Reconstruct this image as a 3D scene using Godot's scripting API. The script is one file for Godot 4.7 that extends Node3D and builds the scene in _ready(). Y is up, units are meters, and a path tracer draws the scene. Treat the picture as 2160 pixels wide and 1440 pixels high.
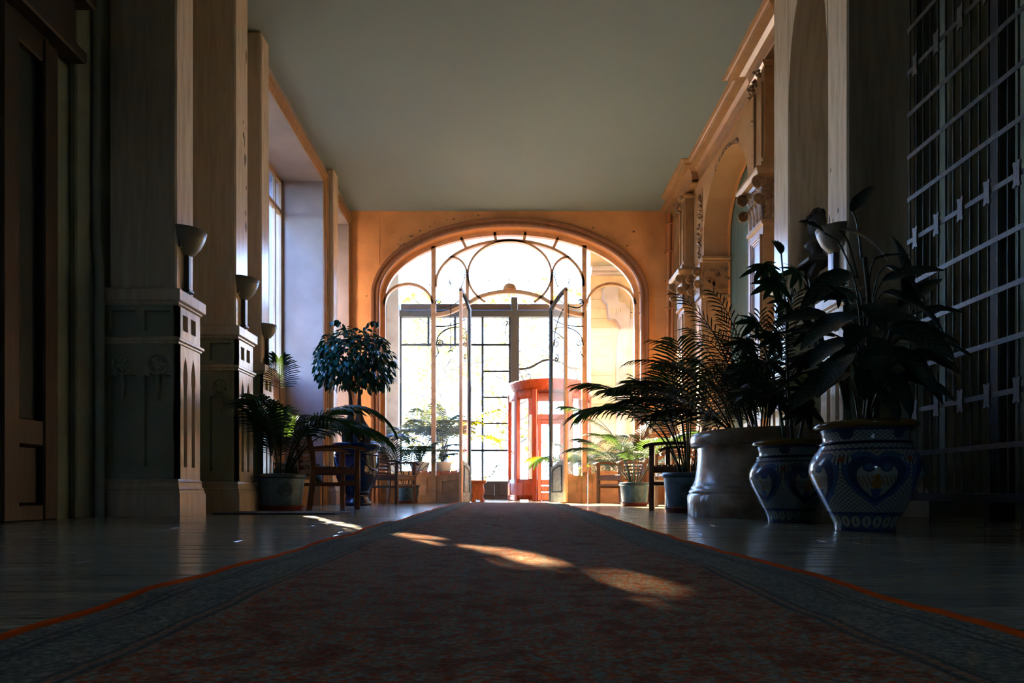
extends Node3D

# ------------------------------------------------------------------ mesh builder
class MB:
	var st := SurfaceTool.new()
	var g := 0
	const FLAT := 4294967295
	func _init() -> void:
		st.begin(Mesh.PRIMITIVE_TRIANGLES)
		st.set_smooth_group(FLAT)
	func flat() -> void:
		st.set_smooth_group(FLAT)
	func smooth() -> void:
		g += 1
		st.set_smooth_group(g)
	func tri(a: Vector3, b: Vector3, c: Vector3, ua := Vector2.ZERO, ub := Vector2.ZERO, uc := Vector2.ZERO) -> void:
		st.set_uv(ua)
		st.add_vertex(a)
		st.set_uv(uc)
		st.add_vertex(c)
		st.set_uv(ub)
		st.add_vertex(b)
	func quad(a: Vector3, b: Vector3, c: Vector3, d: Vector3, ua := Vector2(0, 0), ub := Vector2(1, 0), uc := Vector2(1, 1), ud := Vector2(0, 1)) -> void:
		tri(a, b, c, ua, ub, uc)
		tri(a, c, d, ua, uc, ud)
	# box between two corners, optional chamfer
	func box(p: Vector3, q: Vector3, bev := 0.0, xf := Transform3D.IDENTITY) -> void:
		flat()
		var lo := Vector3(minf(p.x, q.x), minf(p.y, q.y), minf(p.z, q.z))
		var hi := Vector3(maxf(p.x, q.x), maxf(p.y, q.y), maxf(p.z, q.z))
		var b := minf(bev, (hi - lo)[(hi - lo).min_axis_index()] * 0.45)
		var c := (lo + hi) * 0.5
		var h := (hi - lo) * 0.5
		for ax in 3:
			var u := (ax + 1) % 3
			var w := (ax + 2) % 3
			for s in [-1.0, 1.0]:
				var v: Array[Vector3] = []
				for k in [[-1, -1], [1, -1], [1, 1], [-1, 1]]:
					var r := c
					r[ax] += s * h[ax]
					r[u] += k[0] * (h[u] - b)
					r[w] += k[1] * (h[w] - b)
					v.append(xf * r)
				if s > 0:
					quad(v[0], v[1], v[2], v[3])
				else:
					quad(v[3], v[2], v[1], v[0])
		if b <= 0.0:
			return
		for ax in 3:
			var u := (ax + 1) % 3
			var w := (ax + 2) % 3
			for su in [-1.0, 1.0]:
				for sw in [-1.0, 1.0]:
					var v: Array[Vector3] = []
					for e in [-1.0, 1.0]:
						var r := c
						r[ax] += e * (h[ax] - b)
						var r1 := r
						r1[u] += su * h[u]
						r1[w] += sw * (h[w] - b)
						var r2 := r
						r2[u] += su * (h[u] - b)
						r2[w] += sw * h[w]
						v.append(xf * r1)
						v.append(xf * r2)
					if su * sw > 0:
						quad(v[0], v[2], v[3], v[1])
					else:
						quad(v[1], v[3], v[2], v[0])
		for sx in [-1.0, 1.0]:
			for sy in [-1.0, 1.0]:
				for sz in [-1.0, 1.0]:
					var s := Vector3(sx, sy, sz)
					var v: Array[Vector3] = []
					for ax in 3:
						var r := c + s * (h - Vector3(b, b, b))
						r[ax] += s[ax] * b
						v.append(xf * r)
					if sx * sy * sz > 0:
						tri(v[0], v[1], v[2])
					else:
						tri(v[2], v[1], v[0])
	# rings joined into a skin; mode 0 flat, 1 smooth, 2 smooth along the path with sharp profile edges
	func loft(rings: Array, closed: bool, mode := 0, caps := false, uvs := Vector2(1, 1)) -> void:
		var n := rings.size()
		var m: int = rings[0].size()
		var last := m if closed else m - 1
		if mode == 0:
			flat()
		elif mode == 1:
			smooth()
		for j in last:
			if mode == 2:
				smooth()
			var k := (j + 1) % m
			var u0 := float(j) / last * uvs.x
			var u1 := float(j + 1) / last * uvs.x
			for i in n - 1:
				var v0 := float(i) / (n - 1) * uvs.y
				var v1 := float(i + 1) / (n - 1) * uvs.y
				quad(rings[i][j], rings[i][k], rings[i + 1][k], rings[i + 1][j], Vector2(u0, v0), Vector2(u1, v0), Vector2(u1, v1), Vector2(u0, v1))
		if caps:
			flat()
			for e in 2:
				var r: PackedVector3Array = rings[0] if e == 0 else rings[n - 1]
				var c := Vector3.ZERO
				for p in r:
					c += p
				c /= m
				for j in m:
					if e == 0:
						tri(c, r[(j + 1) % m], r[j])
					else:
						tri(c, r[j], r[(j + 1) % m])
	func tube(path: PackedVector3Array, radii: PackedFloat32Array, sides := 6, caps := true, flatten := 1.0) -> void:
		var rings := []
		var up := Vector3.UP
		var t0 := (path[1] - path[0]).normalized()
		if absf(t0.dot(up)) > 0.95:
			up = Vector3.RIGHT
		var nrm := (up - t0 * up.dot(t0)).normalized()
		for i in path.size():
			var a := path[maxi(i - 1, 0)]
			var b := path[mini(i + 1, path.size() - 1)]
			var t := (b - a).normalized()
			nrm = (nrm - t * nrm.dot(t)).normalized()
			var bi := t.cross(nrm)
			var r: float = radii[mini(i, radii.size() - 1)]
			var ring := PackedVector3Array()
			for k in sides:
				var an := TAU * k / sides
				ring.append(path[i] + (nrm * cos(an) + bi * sin(an) * flatten) * r)
			rings.append(ring)
		loft(rings, true, 1, caps)
	# profile of (radius, height) turned about y
	func lathe(prof: PackedVector2Array, seg := 32, at := Vector3.ZERO, mode := 1, a0 := 0.0, a1 := TAU, uvs := Vector2(1, 1)) -> void:
		var rings := []
		for p in prof:
			var ring := PackedVector3Array()
			for k in seg + 1:
				var an := a0 + (a1 - a0) * k / seg
				ring.append(at + Vector3(cos(an) * p.x, p.y, -sin(an) * p.x))
			rings.append(ring)
		loft(rings, false, mode, false, uvs)
	# flat outline pushed along local z
	func prism(poly: PackedVector2Array, z0: float, z1: float, xf := Transform3D.IDENTITY) -> void:
		flat()
		if Geometry2D.is_polygon_clockwise(poly):
			poly.reverse()
		var ix := Geometry2D.triangulate_polygon(poly)
		for i in range(0, ix.size(), 3):
			var a := poly[ix[i]]
			var b := poly[ix[i + 1]]
			var c := poly[ix[i + 2]]
			if (b - a).cross(c - a) < 0:
				var s := b
				b = c
				c = s
			tri(xf * Vector3(a.x, a.y, z1), xf * Vector3(b.x, b.y, z1), xf * Vector3(c.x, c.y, z1), a, b, c)
			tri(xf * Vector3(c.x, c.y, z0), xf * Vector3(b.x, b.y, z0), xf * Vector3(a.x, a.y, z0), c, b, a)
		for i in poly.size():
			var a := poly[i]
			var b := poly[(i + 1) % poly.size()]
			quad(xf * Vector3(a.x, a.y, z0), xf * Vector3(b.x, b.y, z0), xf * Vector3(b.x, b.y, z1), xf * Vector3(a.x, a.y, z1))
	# bar of width w along a drawn line in the local xy plane
	func bar(pts: PackedVector2Array, w: float, z0: float, z1: float, xf := Transform3D.IDENTITY, closed := false, taper := 1.0) -> void:
		var rings := []
		var n := pts.size()
		for i in n + (1 if closed else 0):
			var a := pts[(i - 1 + n) % n] if closed or i > 0 else pts[0]
			var b := pts[(i + 1) % n] if closed or i < n - 1 else pts[n - 1]
			var t := (b - a).normalized()
			var nn := Vector2(-t.y, t.x) * w * 0.5 * lerpf(1.0, taper, float(i) / n)
			var p := pts[i % n]
			rings.append(PackedVector3Array([xf * Vector3(p.x + nn.x, p.y + nn.y, z0), xf * Vector3(p.x - nn.x, p.y - nn.y, z0), xf * Vector3(p.x - nn.x, p.y - nn.y, z1), xf * Vector3(p.x + nn.x, p.y + nn.y, z1)]))
		loft(rings, true, 2, not closed)
	# moulding profile of (outset, height) run round a rectangle in plan
	func rect_run(x0: float, x1: float, z0: float, z1: float, prof: PackedVector2Array) -> void:
		var rings := []
		for p in prof:
			var o := p.x
			rings.append(PackedVector3Array([Vector3(x0 - o, p.y, z1 + o), Vector3(x1 + o, p.y, z1 + o), Vector3(x1 + o, p.y, z0 - o), Vector3(x0 - o, p.y, z0 - o)]))
		loft(rings, true, 0, true)
	func mesh() -> ArrayMesh:
		st.generate_normals()
		return st.commit()

# ------------------------------------------------------------------ scene helpers
var M := {}
var used := {}
var rng := RandomNumberGenerator.new()
var noise := FastNoiseLite.new()

func numbered(n: String) -> String:
	if not used.has(n):
		used[n] = 0
		return n
	used[n] += 1
	return "%s_%03d" % [n, used[n]]

func tag(o: Node, label: String, category: String, group := "", kind := "") -> void:
	if label:
		o.set_meta("label", label)
	if category:
		o.set_meta("category", category)
	if group:
		o.set_meta("group", group)
	if kind:
		o.set_meta("kind", kind)

func thing(called: String, label: String, category: String, at := Vector3.ZERO, turn := 0.0, group := "") -> Node3D:
	var o := Node3D.new()
	o.name = numbered(called)
	add_child(o)
	o.position = at
	o.rotation.y = turn
	tag(o, label, category, group)
	return o

func mi(called: String, mesh: Mesh, m: Material, parent: Node = null) -> MeshInstance3D:
	var o := MeshInstance3D.new()
	o.mesh = mesh
	o.material_override = m
	o.cast_shadow = GeometryInstance3D.SHADOW_CASTING_SETTING_ON
	if parent == null:
		o.name = numbered(called)
		add_child(o)
	else:
		o.name = called
		parent.add_child(o, true)
	return o

func obj(called: String, mb: MB, m: Material, parent: Node = null) -> MeshInstance3D:
	return mi(called, mb.mesh(), m, parent)

func struct(called: String, mb: MB, m: Material, label := "", category := "") -> MeshInstance3D:
	var o := obj(called, mb, m)
	tag(o, label, category, "", "structure")
	return o

func boxpart(called: String, p: Vector3, q: Vector3, m: Material, parent: Node = null, bev := 0.0) -> MeshInstance3D:
	var b := MB.new()
	b.box(p, q, bev)
	return obj(called, b, m, parent)

func dup(src: Node3D, at: Vector3, turn: float, label := "", group := "") -> Node3D:
	var r: Node3D = src.duplicate()
	r.name = numbered(String(src.name).rstrip("_0123456789"))
	add_child(r)
	r.position = at
	r.rotation.y = turn
	if label:
		r.set_meta("label", label)
	if group:
		r.set_meta("group", group)
	return r

func ell(c: Vector2, a: float, b: float, t0: float, t1: float, n: int) -> PackedVector2Array:
	var r := PackedVector2Array()
	for i in n + 1:
		var t := lerpf(t0, t1, float(i) / n)
		r.append(c + Vector2(cos(t) * a, sin(t) * b))
	return r

# smooth line through points
func spline(p: PackedVector2Array, per := 6) -> PackedVector2Array:
	var r := PackedVector2Array()
	for i in p.size() - 1:
		var a := p[maxi(i - 1, 0)]
		var d := p[mini(i + 2, p.size() - 1)]
		for k in per:
			r.append(p[i].cubic_interpolate(p[i + 1], a, d, float(k) / per))
	r.append(p[p.size() - 1])
	return r

func spline3(p: PackedVector3Array, per := 6) -> PackedVector3Array:
	var r := PackedVector3Array()
	for i in p.size() - 1:
		var a := p[maxi(i - 1, 0)]
		var d := p[mini(i + 2, p.size() - 1)]
		for k in per:
			r.append(p[i].cubic_interpolate(p[i + 1], a, d, float(k) / per))
	r.append(p[p.size() - 1])
	return r

func spiral(c: Vector2, r0: float, a0: float, turns: float, n := 28, r1 := 0.12) -> PackedVector2Array:
	var r := PackedVector2Array()
	for i in n + 1:
		var t := float(i) / n
		var a := a0 + TAU * turns * t
		r.append(c + Vector2(cos(a), sin(a)) * r0 * lerpf(1.0, r1, t))
	return r

func flip(p: PackedVector2Array, about: float) -> PackedVector2Array:
	var r := PackedVector2Array()
	for q in p:
		r.append(Vector2(2 * about - q.x, q.y))
	return r

func lift(p: PackedVector2Array, z: float) -> PackedVector3Array:
	var r := PackedVector3Array()
	for q in p:
		r.append(Vector3(q.x, q.y, z))
	return r

# ------------------------------------------------------------------ materials
func noise_tex(sd: int, freq: float, lo: Color, hi: Color, size := 256, sx := 1.0, sy := 1.0, gamma := 1.0, speck := 0.0) -> ImageTexture:
	var n := FastNoiseLite.new()
	n.seed = sd
	n.noise_type = FastNoiseLite.TYPE_SIMPLEX_SMOOTH
	n.frequency = 1.0
	n.fractal_octaves = 4
	var r := RandomNumberGenerator.new()
	r.seed = sd
	var im := Image.create(size, size, true, Image.FORMAT_RGB8)
	for y in size:
		for x in size:
			# wraps on a torus in one direction and mirrors in the other
			var a := TAU * x / size
			var yy := absf(y * 2.0 / size - 1.0)
			var v := n.get_noise_3d(cos(a) * freq * sx * 0.16, sin(a) * freq * sx * 0.16, yy * freq * sy * 0.5) * 0.5 + 0.5
			v = pow(clampf((v - 0.2) / 0.6, 0, 1), gamma)
			if speck > 0.0 and r.randf() < speck:
				v *= 0.6
			im.set_pixel(x, y, lo.lerp(hi, v))
	im.generate_mipmaps()
	return ImageTexture.create_from_image(im)

func mat(c: Color, rough := 0.7, tex: Texture2D = null, tscale := Vector3.ONE, metallic := 0.0, bump: Texture2D = null, bump_cm := 0.0) -> StandardMaterial3D:
	var m := StandardMaterial3D.new()
	m.albedo_color = c
	m.roughness = rough
	m.metallic = metallic
	m.cull_mode = BaseMaterial3D.CULL_DISABLED
	if tex:
		m.albedo_texture = tex
		m.uv1_triplanar = true
		m.uv1_world_triplanar = true
		m.uv1_scale = tscale
	if bump:
		m.heightmap_enabled = true
		m.heightmap_texture = bump
		m.heightmap_scale = bump_cm
	return m

func leaf_mat(c: Color, back: Color, rough := 0.35) -> StandardMaterial3D:
	var m := mat(c, rough)
	m.metallic_specular = 0.25
	m.backlight_enabled = true
	m.backlight = back
	return m

func glass_mat(c: Color, alpha: float) -> StandardMaterial3D:
	var m := StandardMaterial3D.new()
	m.albedo_color = Color(c.r, c.g, c.b, alpha)
	m.transparency = BaseMaterial3D.TRANSPARENCY_ALPHA
	m.roughness = 0.02
	m.cull_mode = BaseMaterial3D.CULL_DISABLED
	return m

func make_materials() -> void:
	var plaster := noise_tex(3, 5.0, Color(0.86, 0.84, 0.82), Color(1, 1, 1), 256, 1, 1, 0.7, 0.004)
	var fine := noise_tex(4, 3.0, Color(0.95, 0.95, 0.95), Color(1, 1, 1), 256, 1, 1, 0.7, 0.0)
	var streak := noise_tex(5, 10.0, Color(0.86, 0.84, 0.82), Color(1, 1, 1), 256, 2.2, 0.35, 0.7, 0.004)
	var rough_relief := noise_tex(9, 22.0, Color(0.3, 0.3, 0.3), Color(1, 1, 1), 256)
	var grain := noise_tex(11, 9.0, Color(0.55, 0.5, 0.46), Color(1, 1, 1), 256, 0.5, 5.0, 0.8, 0.003)
	var grain_up := noise_tex(12, 9.0, Color(0.6, 0.55, 0.5), Color(1, 1, 1), 256, 5.0, 0.4, 0.8)
	var blotch := noise_tex(14, 9.0, Color(0.55, 0.5, 0.47), Color(1, 1, 1), 256, 1, 1, 0.6, 0.01)
	M.peach = mat(Color(0.97, 0.69, 0.44), 0.55, plaster, Vector3(0.35, 0.35, 0.35), 0, rough_relief, 0.05)
	M.arch = mat(Color(0.62, 0.42, 0.29), 0.5, streak, Vector3(0.5, 0.5, 0.5))
	M.ceiling = mat(Color(0.53, 0.59, 0.59), 0.9, fine, Vector3(0.12, 0.12, 0.12))
	M.pillar = mat(Color(0.84, 0.77, 0.68), 0.2, streak, Vector3(0.9, 0.55, 0.9))
	M.pillar_shaded = mat(Color(0.60, 0.62, 0.54), 0.4, plaster, Vector3(0.5, 0.5, 0.5))  # pillar paint for camera-facing pedestal parts, teal cast of shade put in
	M.rosewall = mat(Color(0.64, 0.60, 0.60), 0.6, plaster, Vector3(0.3, 0.3, 0.3))
	M.trim = mat(Color(0.7, 0.54, 0.38), 0.45, streak, Vector3(0.6, 0.6, 0.6))
	M.tanwall = mat(Color(0.8, 0.62, 0.44), 0.5, plaster, Vector3(0.4, 0.4, 0.4), 0, rough_relief, 0.05)
	M.stucco = mat(Color(0.74, 0.57, 0.40), 0.32, plaster, Vector3(0.8, 0.8, 0.8))
	M.carved = mat(Color(0.70, 0.55, 0.41), 0.3, blotch, Vector3(2.5, 2.5, 2.5))
	M.nearwall = mat(Color(0.58, 0.62, 0.55), 0.6, plaster, Vector3(0.5, 0.5, 0.5))
	M.niche = mat(Color(0.42, 0.5, 0.46), 0.5, streak, Vector3(0.5, 0.5, 0.5))
	M.screenwood = mat(Color(0.92, 0.70, 0.50), 0.42, plaster, Vector3(1.2, 1.2, 1.2))
	M.leafpaint = mat(Color(0.66, 0.68, 0.64), 0.4, blotch, Vector3(2, 2, 2))
	M.darkgreen = mat(Color(0.045, 0.08, 0.08), 0.35)
	M.iron = mat(Color(0.07, 0.08, 0.08), 0.45, null, Vector3.ONE, 0.3)
	M.glass = glass_mat(Color(0.9, 0.95, 1.0), 0.06)
	M.glassblue = glass_mat(Color(0.25, 0.55, 0.85), 0.35)
	M.canopyglass = glass_mat(Color(0.45, 0.62, 0.85), 0.5)
	M.redwood = mat(Color(0.62, 0.23, 0.04), 0.3, grain_up, Vector3(1.5, 1.0, 1.5))
	M.teak = mat(Color(0.37, 0.24, 0.15), 0.4, grain_up, Vector3(3, 1, 3))
	M.pine = mat(Color(0.60, 0.32, 0.12), 0.45, grain_up, Vector3(2, 1.4, 2))
	M.chrome = mat(Color(0.86, 0.86, 0.84), 0.3, null, Vector3.ONE, 0.2)
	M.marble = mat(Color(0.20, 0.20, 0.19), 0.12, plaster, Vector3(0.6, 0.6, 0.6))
	M.white = mat(Color(0.74, 0.74, 0.71), 0.5, plaster, Vector3(0.5, 0.5, 0.5))
	M.creamwall = mat(Color(0.86, 0.81, 0.64), 0.6, plaster, Vector3(0.5, 0.5, 0.5))
	M.sconce = mat(Color(0.5, 0.48, 0.42), 0.4, plaster, Vector3(1, 1, 1))
	M.stem_metal = mat(Color(0.2, 0.19, 0.17), 0.4)
	M.planks = []
	for k in 4:
		M.planks.append(mat([Color(0.64, 0.63, 0.54), Color(0.60, 0.59, 0.51), Color(0.67, 0.66, 0.56), Color(0.57, 0.56, 0.48)][k], 0.2, grain, Vector3(0.45 + 0.07 * k, 1, 3.1 + 0.4 * k), 0, grain, 0.02))
	M.subfloor = mat(Color(0.12, 0.1, 0.08), 0.7)
	M.bluemat = mat(Color(0.07, 0.16, 0.27), 0.9, blotch, Vector3(3, 3, 3))
	M.greypot = mat(Color(0.34, 0.48, 0.53), 0.4, blotch, Vector3(1.3, 1.3, 1.3))
	M.greypot_rim = mat(Color(0.17, 0.26, 0.28), 0.35)
	M.saucer = mat(Color(0.42, 0.17, 0.12), 0.6)
	M.soil = mat(Color(0.12, 0.09, 0.06), 0.95)
	M.cobalt = mat(Color(0.03, 0.11, 0.25), 0.16)
	M.cobalt.metallic_specular = 0.4
	M.planter = mat(Color(0.76, 0.69, 0.60), 0.25, blotch, Vector3(0.9, 0.9, 0.9), 0, rough_relief, 0.1)
	M.bare = mat(Color(0.36, 0.32, 0.28), 0.7, blotch, Vector3(3, 3, 3))
	M.trunk = mat(Color(0.17, 0.12, 0.08), 0.8, blotch, Vector3(5, 2, 5))
	M.palm = leaf_mat(Color(0.05, 0.17, 0.12), Color(0.12, 0.17, 0.04), 0.42)
	M.palm_sunlit = leaf_mat(Color(0.13, 0.20, 0.05), Color(0.45, 0.42, 0.06), 0.5)  # palm leaf with the yellow green of sunlight put into its colour
	M.palm_stem = mat(Color(0.14, 0.2, 0.1), 0.5)
	M.ficus = []
	for c in [Color(0.04, 0.17, 0.15), Color(0.05, 0.21, 0.2), Color(0.03, 0.13, 0.12)]:
		M.ficus.append(leaf_mat(c, Color(0.05, 0.12, 0.05), 0.22))
	M.schef = leaf_mat(Color(0.035, 0.11, 0.09), Color(0.06, 0.12, 0.04), 0.3)
	M.dief = mat(Color(1, 1, 1), 0.35)
	M.grasslike = leaf_mat(Color(0.03, 0.09, 0.065), Color(0.06, 0.1, 0.03), 0.45)
	M.tree = leaf_mat(Color(0.30, 0.31, 0.10), Color(0.5, 0.45, 0.1), 0.7)
	M.treebark = mat(Color(0.27, 0.26, 0.25), 0.9)
	M.ground = mat(Color(0.15, 0.16, 0.17), 0.9)
	M.steel = mat(Color(0.27, 0.24, 0.20), 0.4, blotch, Vector3(4, 4, 4), 0.3)
	M.beam = mat(Color(0.17, 0.18, 0.17), 0.5, blotch, Vector3(2, 2, 2))
	M.plaque = mat(Color(0.32, 0.28, 0.23), 0.4, blotch, Vector3(7, 7, 7), 0.3)
	M.walnut = mat(Color(0.20, 0.16, 0.13), 0.5, grain_up, Vector3(3, 1, 3))
	M.tealglass = mat(Color(0.05, 0.16, 0.18), 0.6)
	M.pipe = mat(Color(0.84, 0.56, 0.36), 0.4)
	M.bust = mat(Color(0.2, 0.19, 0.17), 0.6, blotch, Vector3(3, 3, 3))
	M.rim_olive = mat(Color(0.45, 0.34, 0.10), 0.15)
	M.brown = mat(Color(0.22, 0.14, 0.08), 0.6)
	M.orange_edge = mat(Color(0.72, 0.28, 0.06), 1.0)
	M.orange_edge.metallic_specular = 0.05

# ------------------------------------------------------------------ build
func _ready() -> void:
	rng.seed = 7
	noise.seed = 21
	noise.frequency = 1.0
	camera_and_light()
	make_materials()
	room()
	vestibule()
	screen()
	right_arcade()
	pillars()
	cage()
	furniture()
	plants()
	outside()

func camera_and_light() -> void:
	var cam := Camera3D.new()
	cam.name = "camera"
	add_child(cam)
	cam.position = Vector3(0, 0.175, 0)
	cam.near = 0.05
	cam.far = 400.0
	cam.set_frustum(0.0576, Vector2(0.00032, 0.01272), 0.05, 400.0)
	cam.current = true
	var sky_mat := ProceduralSkyMaterial.new()
	sky_mat.sky_top_color = Color(0.20, 0.46, 0.80)
	sky_mat.sky_horizon_color = Color(0.74, 0.88, 1.0)
	sky_mat.sky_curve = 0.18
	sky_mat.sky_energy_multiplier = 1.0
	sky_mat.ground_bottom_color = Color(0.45, 0.44, 0.42)
	sky_mat.ground_horizon_color = Color(0.78, 0.86, 0.92)
	sky_mat.sun_angle_max = 1.0
	var sky := Sky.new()
	sky.sky_material = sky_mat
	var env := Environment.new()
	env.background_mode = Environment.BG_SKY
	env.sky = sky
	env.background_energy_multiplier = 6.0
	env.ambient_light_source = Environment.AMBIENT_SOURCE_SKY
	env.tonemap_mode = Environment.TONE_MAPPER_LINEAR
	env.tonemap_exposure = 9.6
	env.sdfgi_enabled = true
	env.ssao_enabled = true
	env.ssil_enabled = true
	var we := WorldEnvironment.new()
	we.environment = env
	we.name = "environment"
	add_child(we)
	var sun := DirectionalLight3D.new()
	sun.name = "sun"
	add_child(sun)
	sun.look_at_from_position(Vector3(-4.6, 5.6, -9.0), Vector3.ZERO)
	sun.light_color = Color(1.0, 0.93, 0.82)
	sun.light_energy = 11.0
	sun.light_angular_distance = 0.6
	sun.shadow_enabled = true

# ------------------------------------------------------------------ the hall
const CEIL := 4.786

func room() -> void:
	floor_boards()
	carpet()
	var b := MB.new()
	b.box(Vector3(-3.3, CEIL, 14.3), Vector3(3.6, CEIL + 0.3, -9.72))
	struct("ceiling", b, M.ceiling, "smooth plaster ceiling of the hall", "ceiling")
	end_wall()
	left_wall()
	# wall behind the camera, with a tall window in it
	var w := MB.new()
	w.box(Vector3(-3.3, -0.2, 14.0), Vector3(-1.3, CEIL, 14.3))
	w.box(Vector3(-0.6, -0.2, 14.0), Vector3(3.6, CEIL, 14.3))
	w.box(Vector3(-1.3, -0.2, 14.0), Vector3(-0.6, 1.6, 14.3))
	w.box(Vector3(-1.3, 2.6, 14.0), Vector3(-0.6, CEIL, 14.3))
	struct("wall_back", w, M.nearwall, "plaster wall closing the hall opposite the glazed screen", "wall")
	var win := thing("window_3", "small window opposite the glazed screen", "window")
	tag(win, "", "", "", "structure")
	var f := MB.new()
	for x in [-1.28, -0.95, -0.62]:
		f.box(Vector3(x - 0.015, 1.6, 14.1), Vector3(x + 0.015, 2.6, 14.15))
	for y in [1.62, 1.94, 2.27, 2.58]:
		f.box(Vector3(-1.3, y - 0.015, 14.1), Vector3(-0.6, y + 0.015, 14.15))
	obj("frame", f, M.iron, win)
	boxpart("pane", Vector3(-1.3, 1.6, 14.12), Vector3(-0.6, 2.6, 14.126), M.glass, win)
	# unseen upper floors, added to shade the ground beside the hall
	var up := MB.new()
	up.box(Vector3(-3.45, CEIL + 0.3, 14.3), Vector3(4.0, 17.0, -9.6))
	up.box(Vector3(-3.45, 6.4, -9.6), Vector3(4.0, 17.0, -15.1))
	struct("wall_added_floors", up, M.creamwall, "unseen upper floors added above the hall for their shade", "building")

func floor_boards() -> void:
	var slab := MB.new()
	slab.box(Vector3(-3.3, -0.3, 14.3), Vector3(3.6, -0.026, -9.9))
	var fl := struct("floor", slab, M.subfloor, "varnished plank floor of the hall", "floor")
	var w := 0.0705
	var meshes := {}
	var far := [MB.new(), MB.new(), MB.new(), MB.new()]
	var rows := int(23.7 / w)
	for r in rows:
		var z1 := 13.9 - r * w
		var near: bool = z1 < -0.45 and z1 > -4.2
		var x := -3.25 - rng.randf() * 1.5
		while x < 3.5:
			var L: float = [1.3, 1.7, 2.1, 2.6][rng.randi() % 4]
			var x0 := maxf(x, -3.25)
			var x1 := minf(x + L, 3.55)
			var drop := rng.randf() * 0.0012
			var k := rng.randi() % 4
			var hidden: bool = x0 > -0.45 and x1 < 0.45
			if x1 - x0 > 0.05:
				if near and not hidden:
					var key := snappedf(x1 - x0, 0.01)
					if not meshes.has(key):
						var m := MB.new()
						m.box(Vector3(0, -0.025, 0), Vector3(key - 0.003, 0, -(w - 0.003)), 0.002)
						meshes[key] = m.mesh()
					var o := mi("plank", meshes[key], M.planks[k], fl)
					o.position = Vector3(x0, -drop, z1)
				else:
					far[k].box(Vector3(x0, -0.025 - drop, z1), Vector3(x1 - 0.003, -drop, z1 - w + 0.003))
			x += L
	for k in 4:
		var o := obj("planks_beyond", far[k], M.planks[k], fl)
		o.set_meta("kind", "stuff")

func carpet_y(x: float, d: float) -> float:
	var v := noise.get_noise_2d(x * 0.9 + 4.0, d * 1.35) * 0.010 + noise.get_noise_2d(x * 0.5 + 40.0, d * 0.55) * 0.012
	v += noise.get_noise_2d(x * 2.2, d * 4.0 + 9.0) * 0.003
	return 0.018 + clampf(v, -0.012, 0.02)

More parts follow.
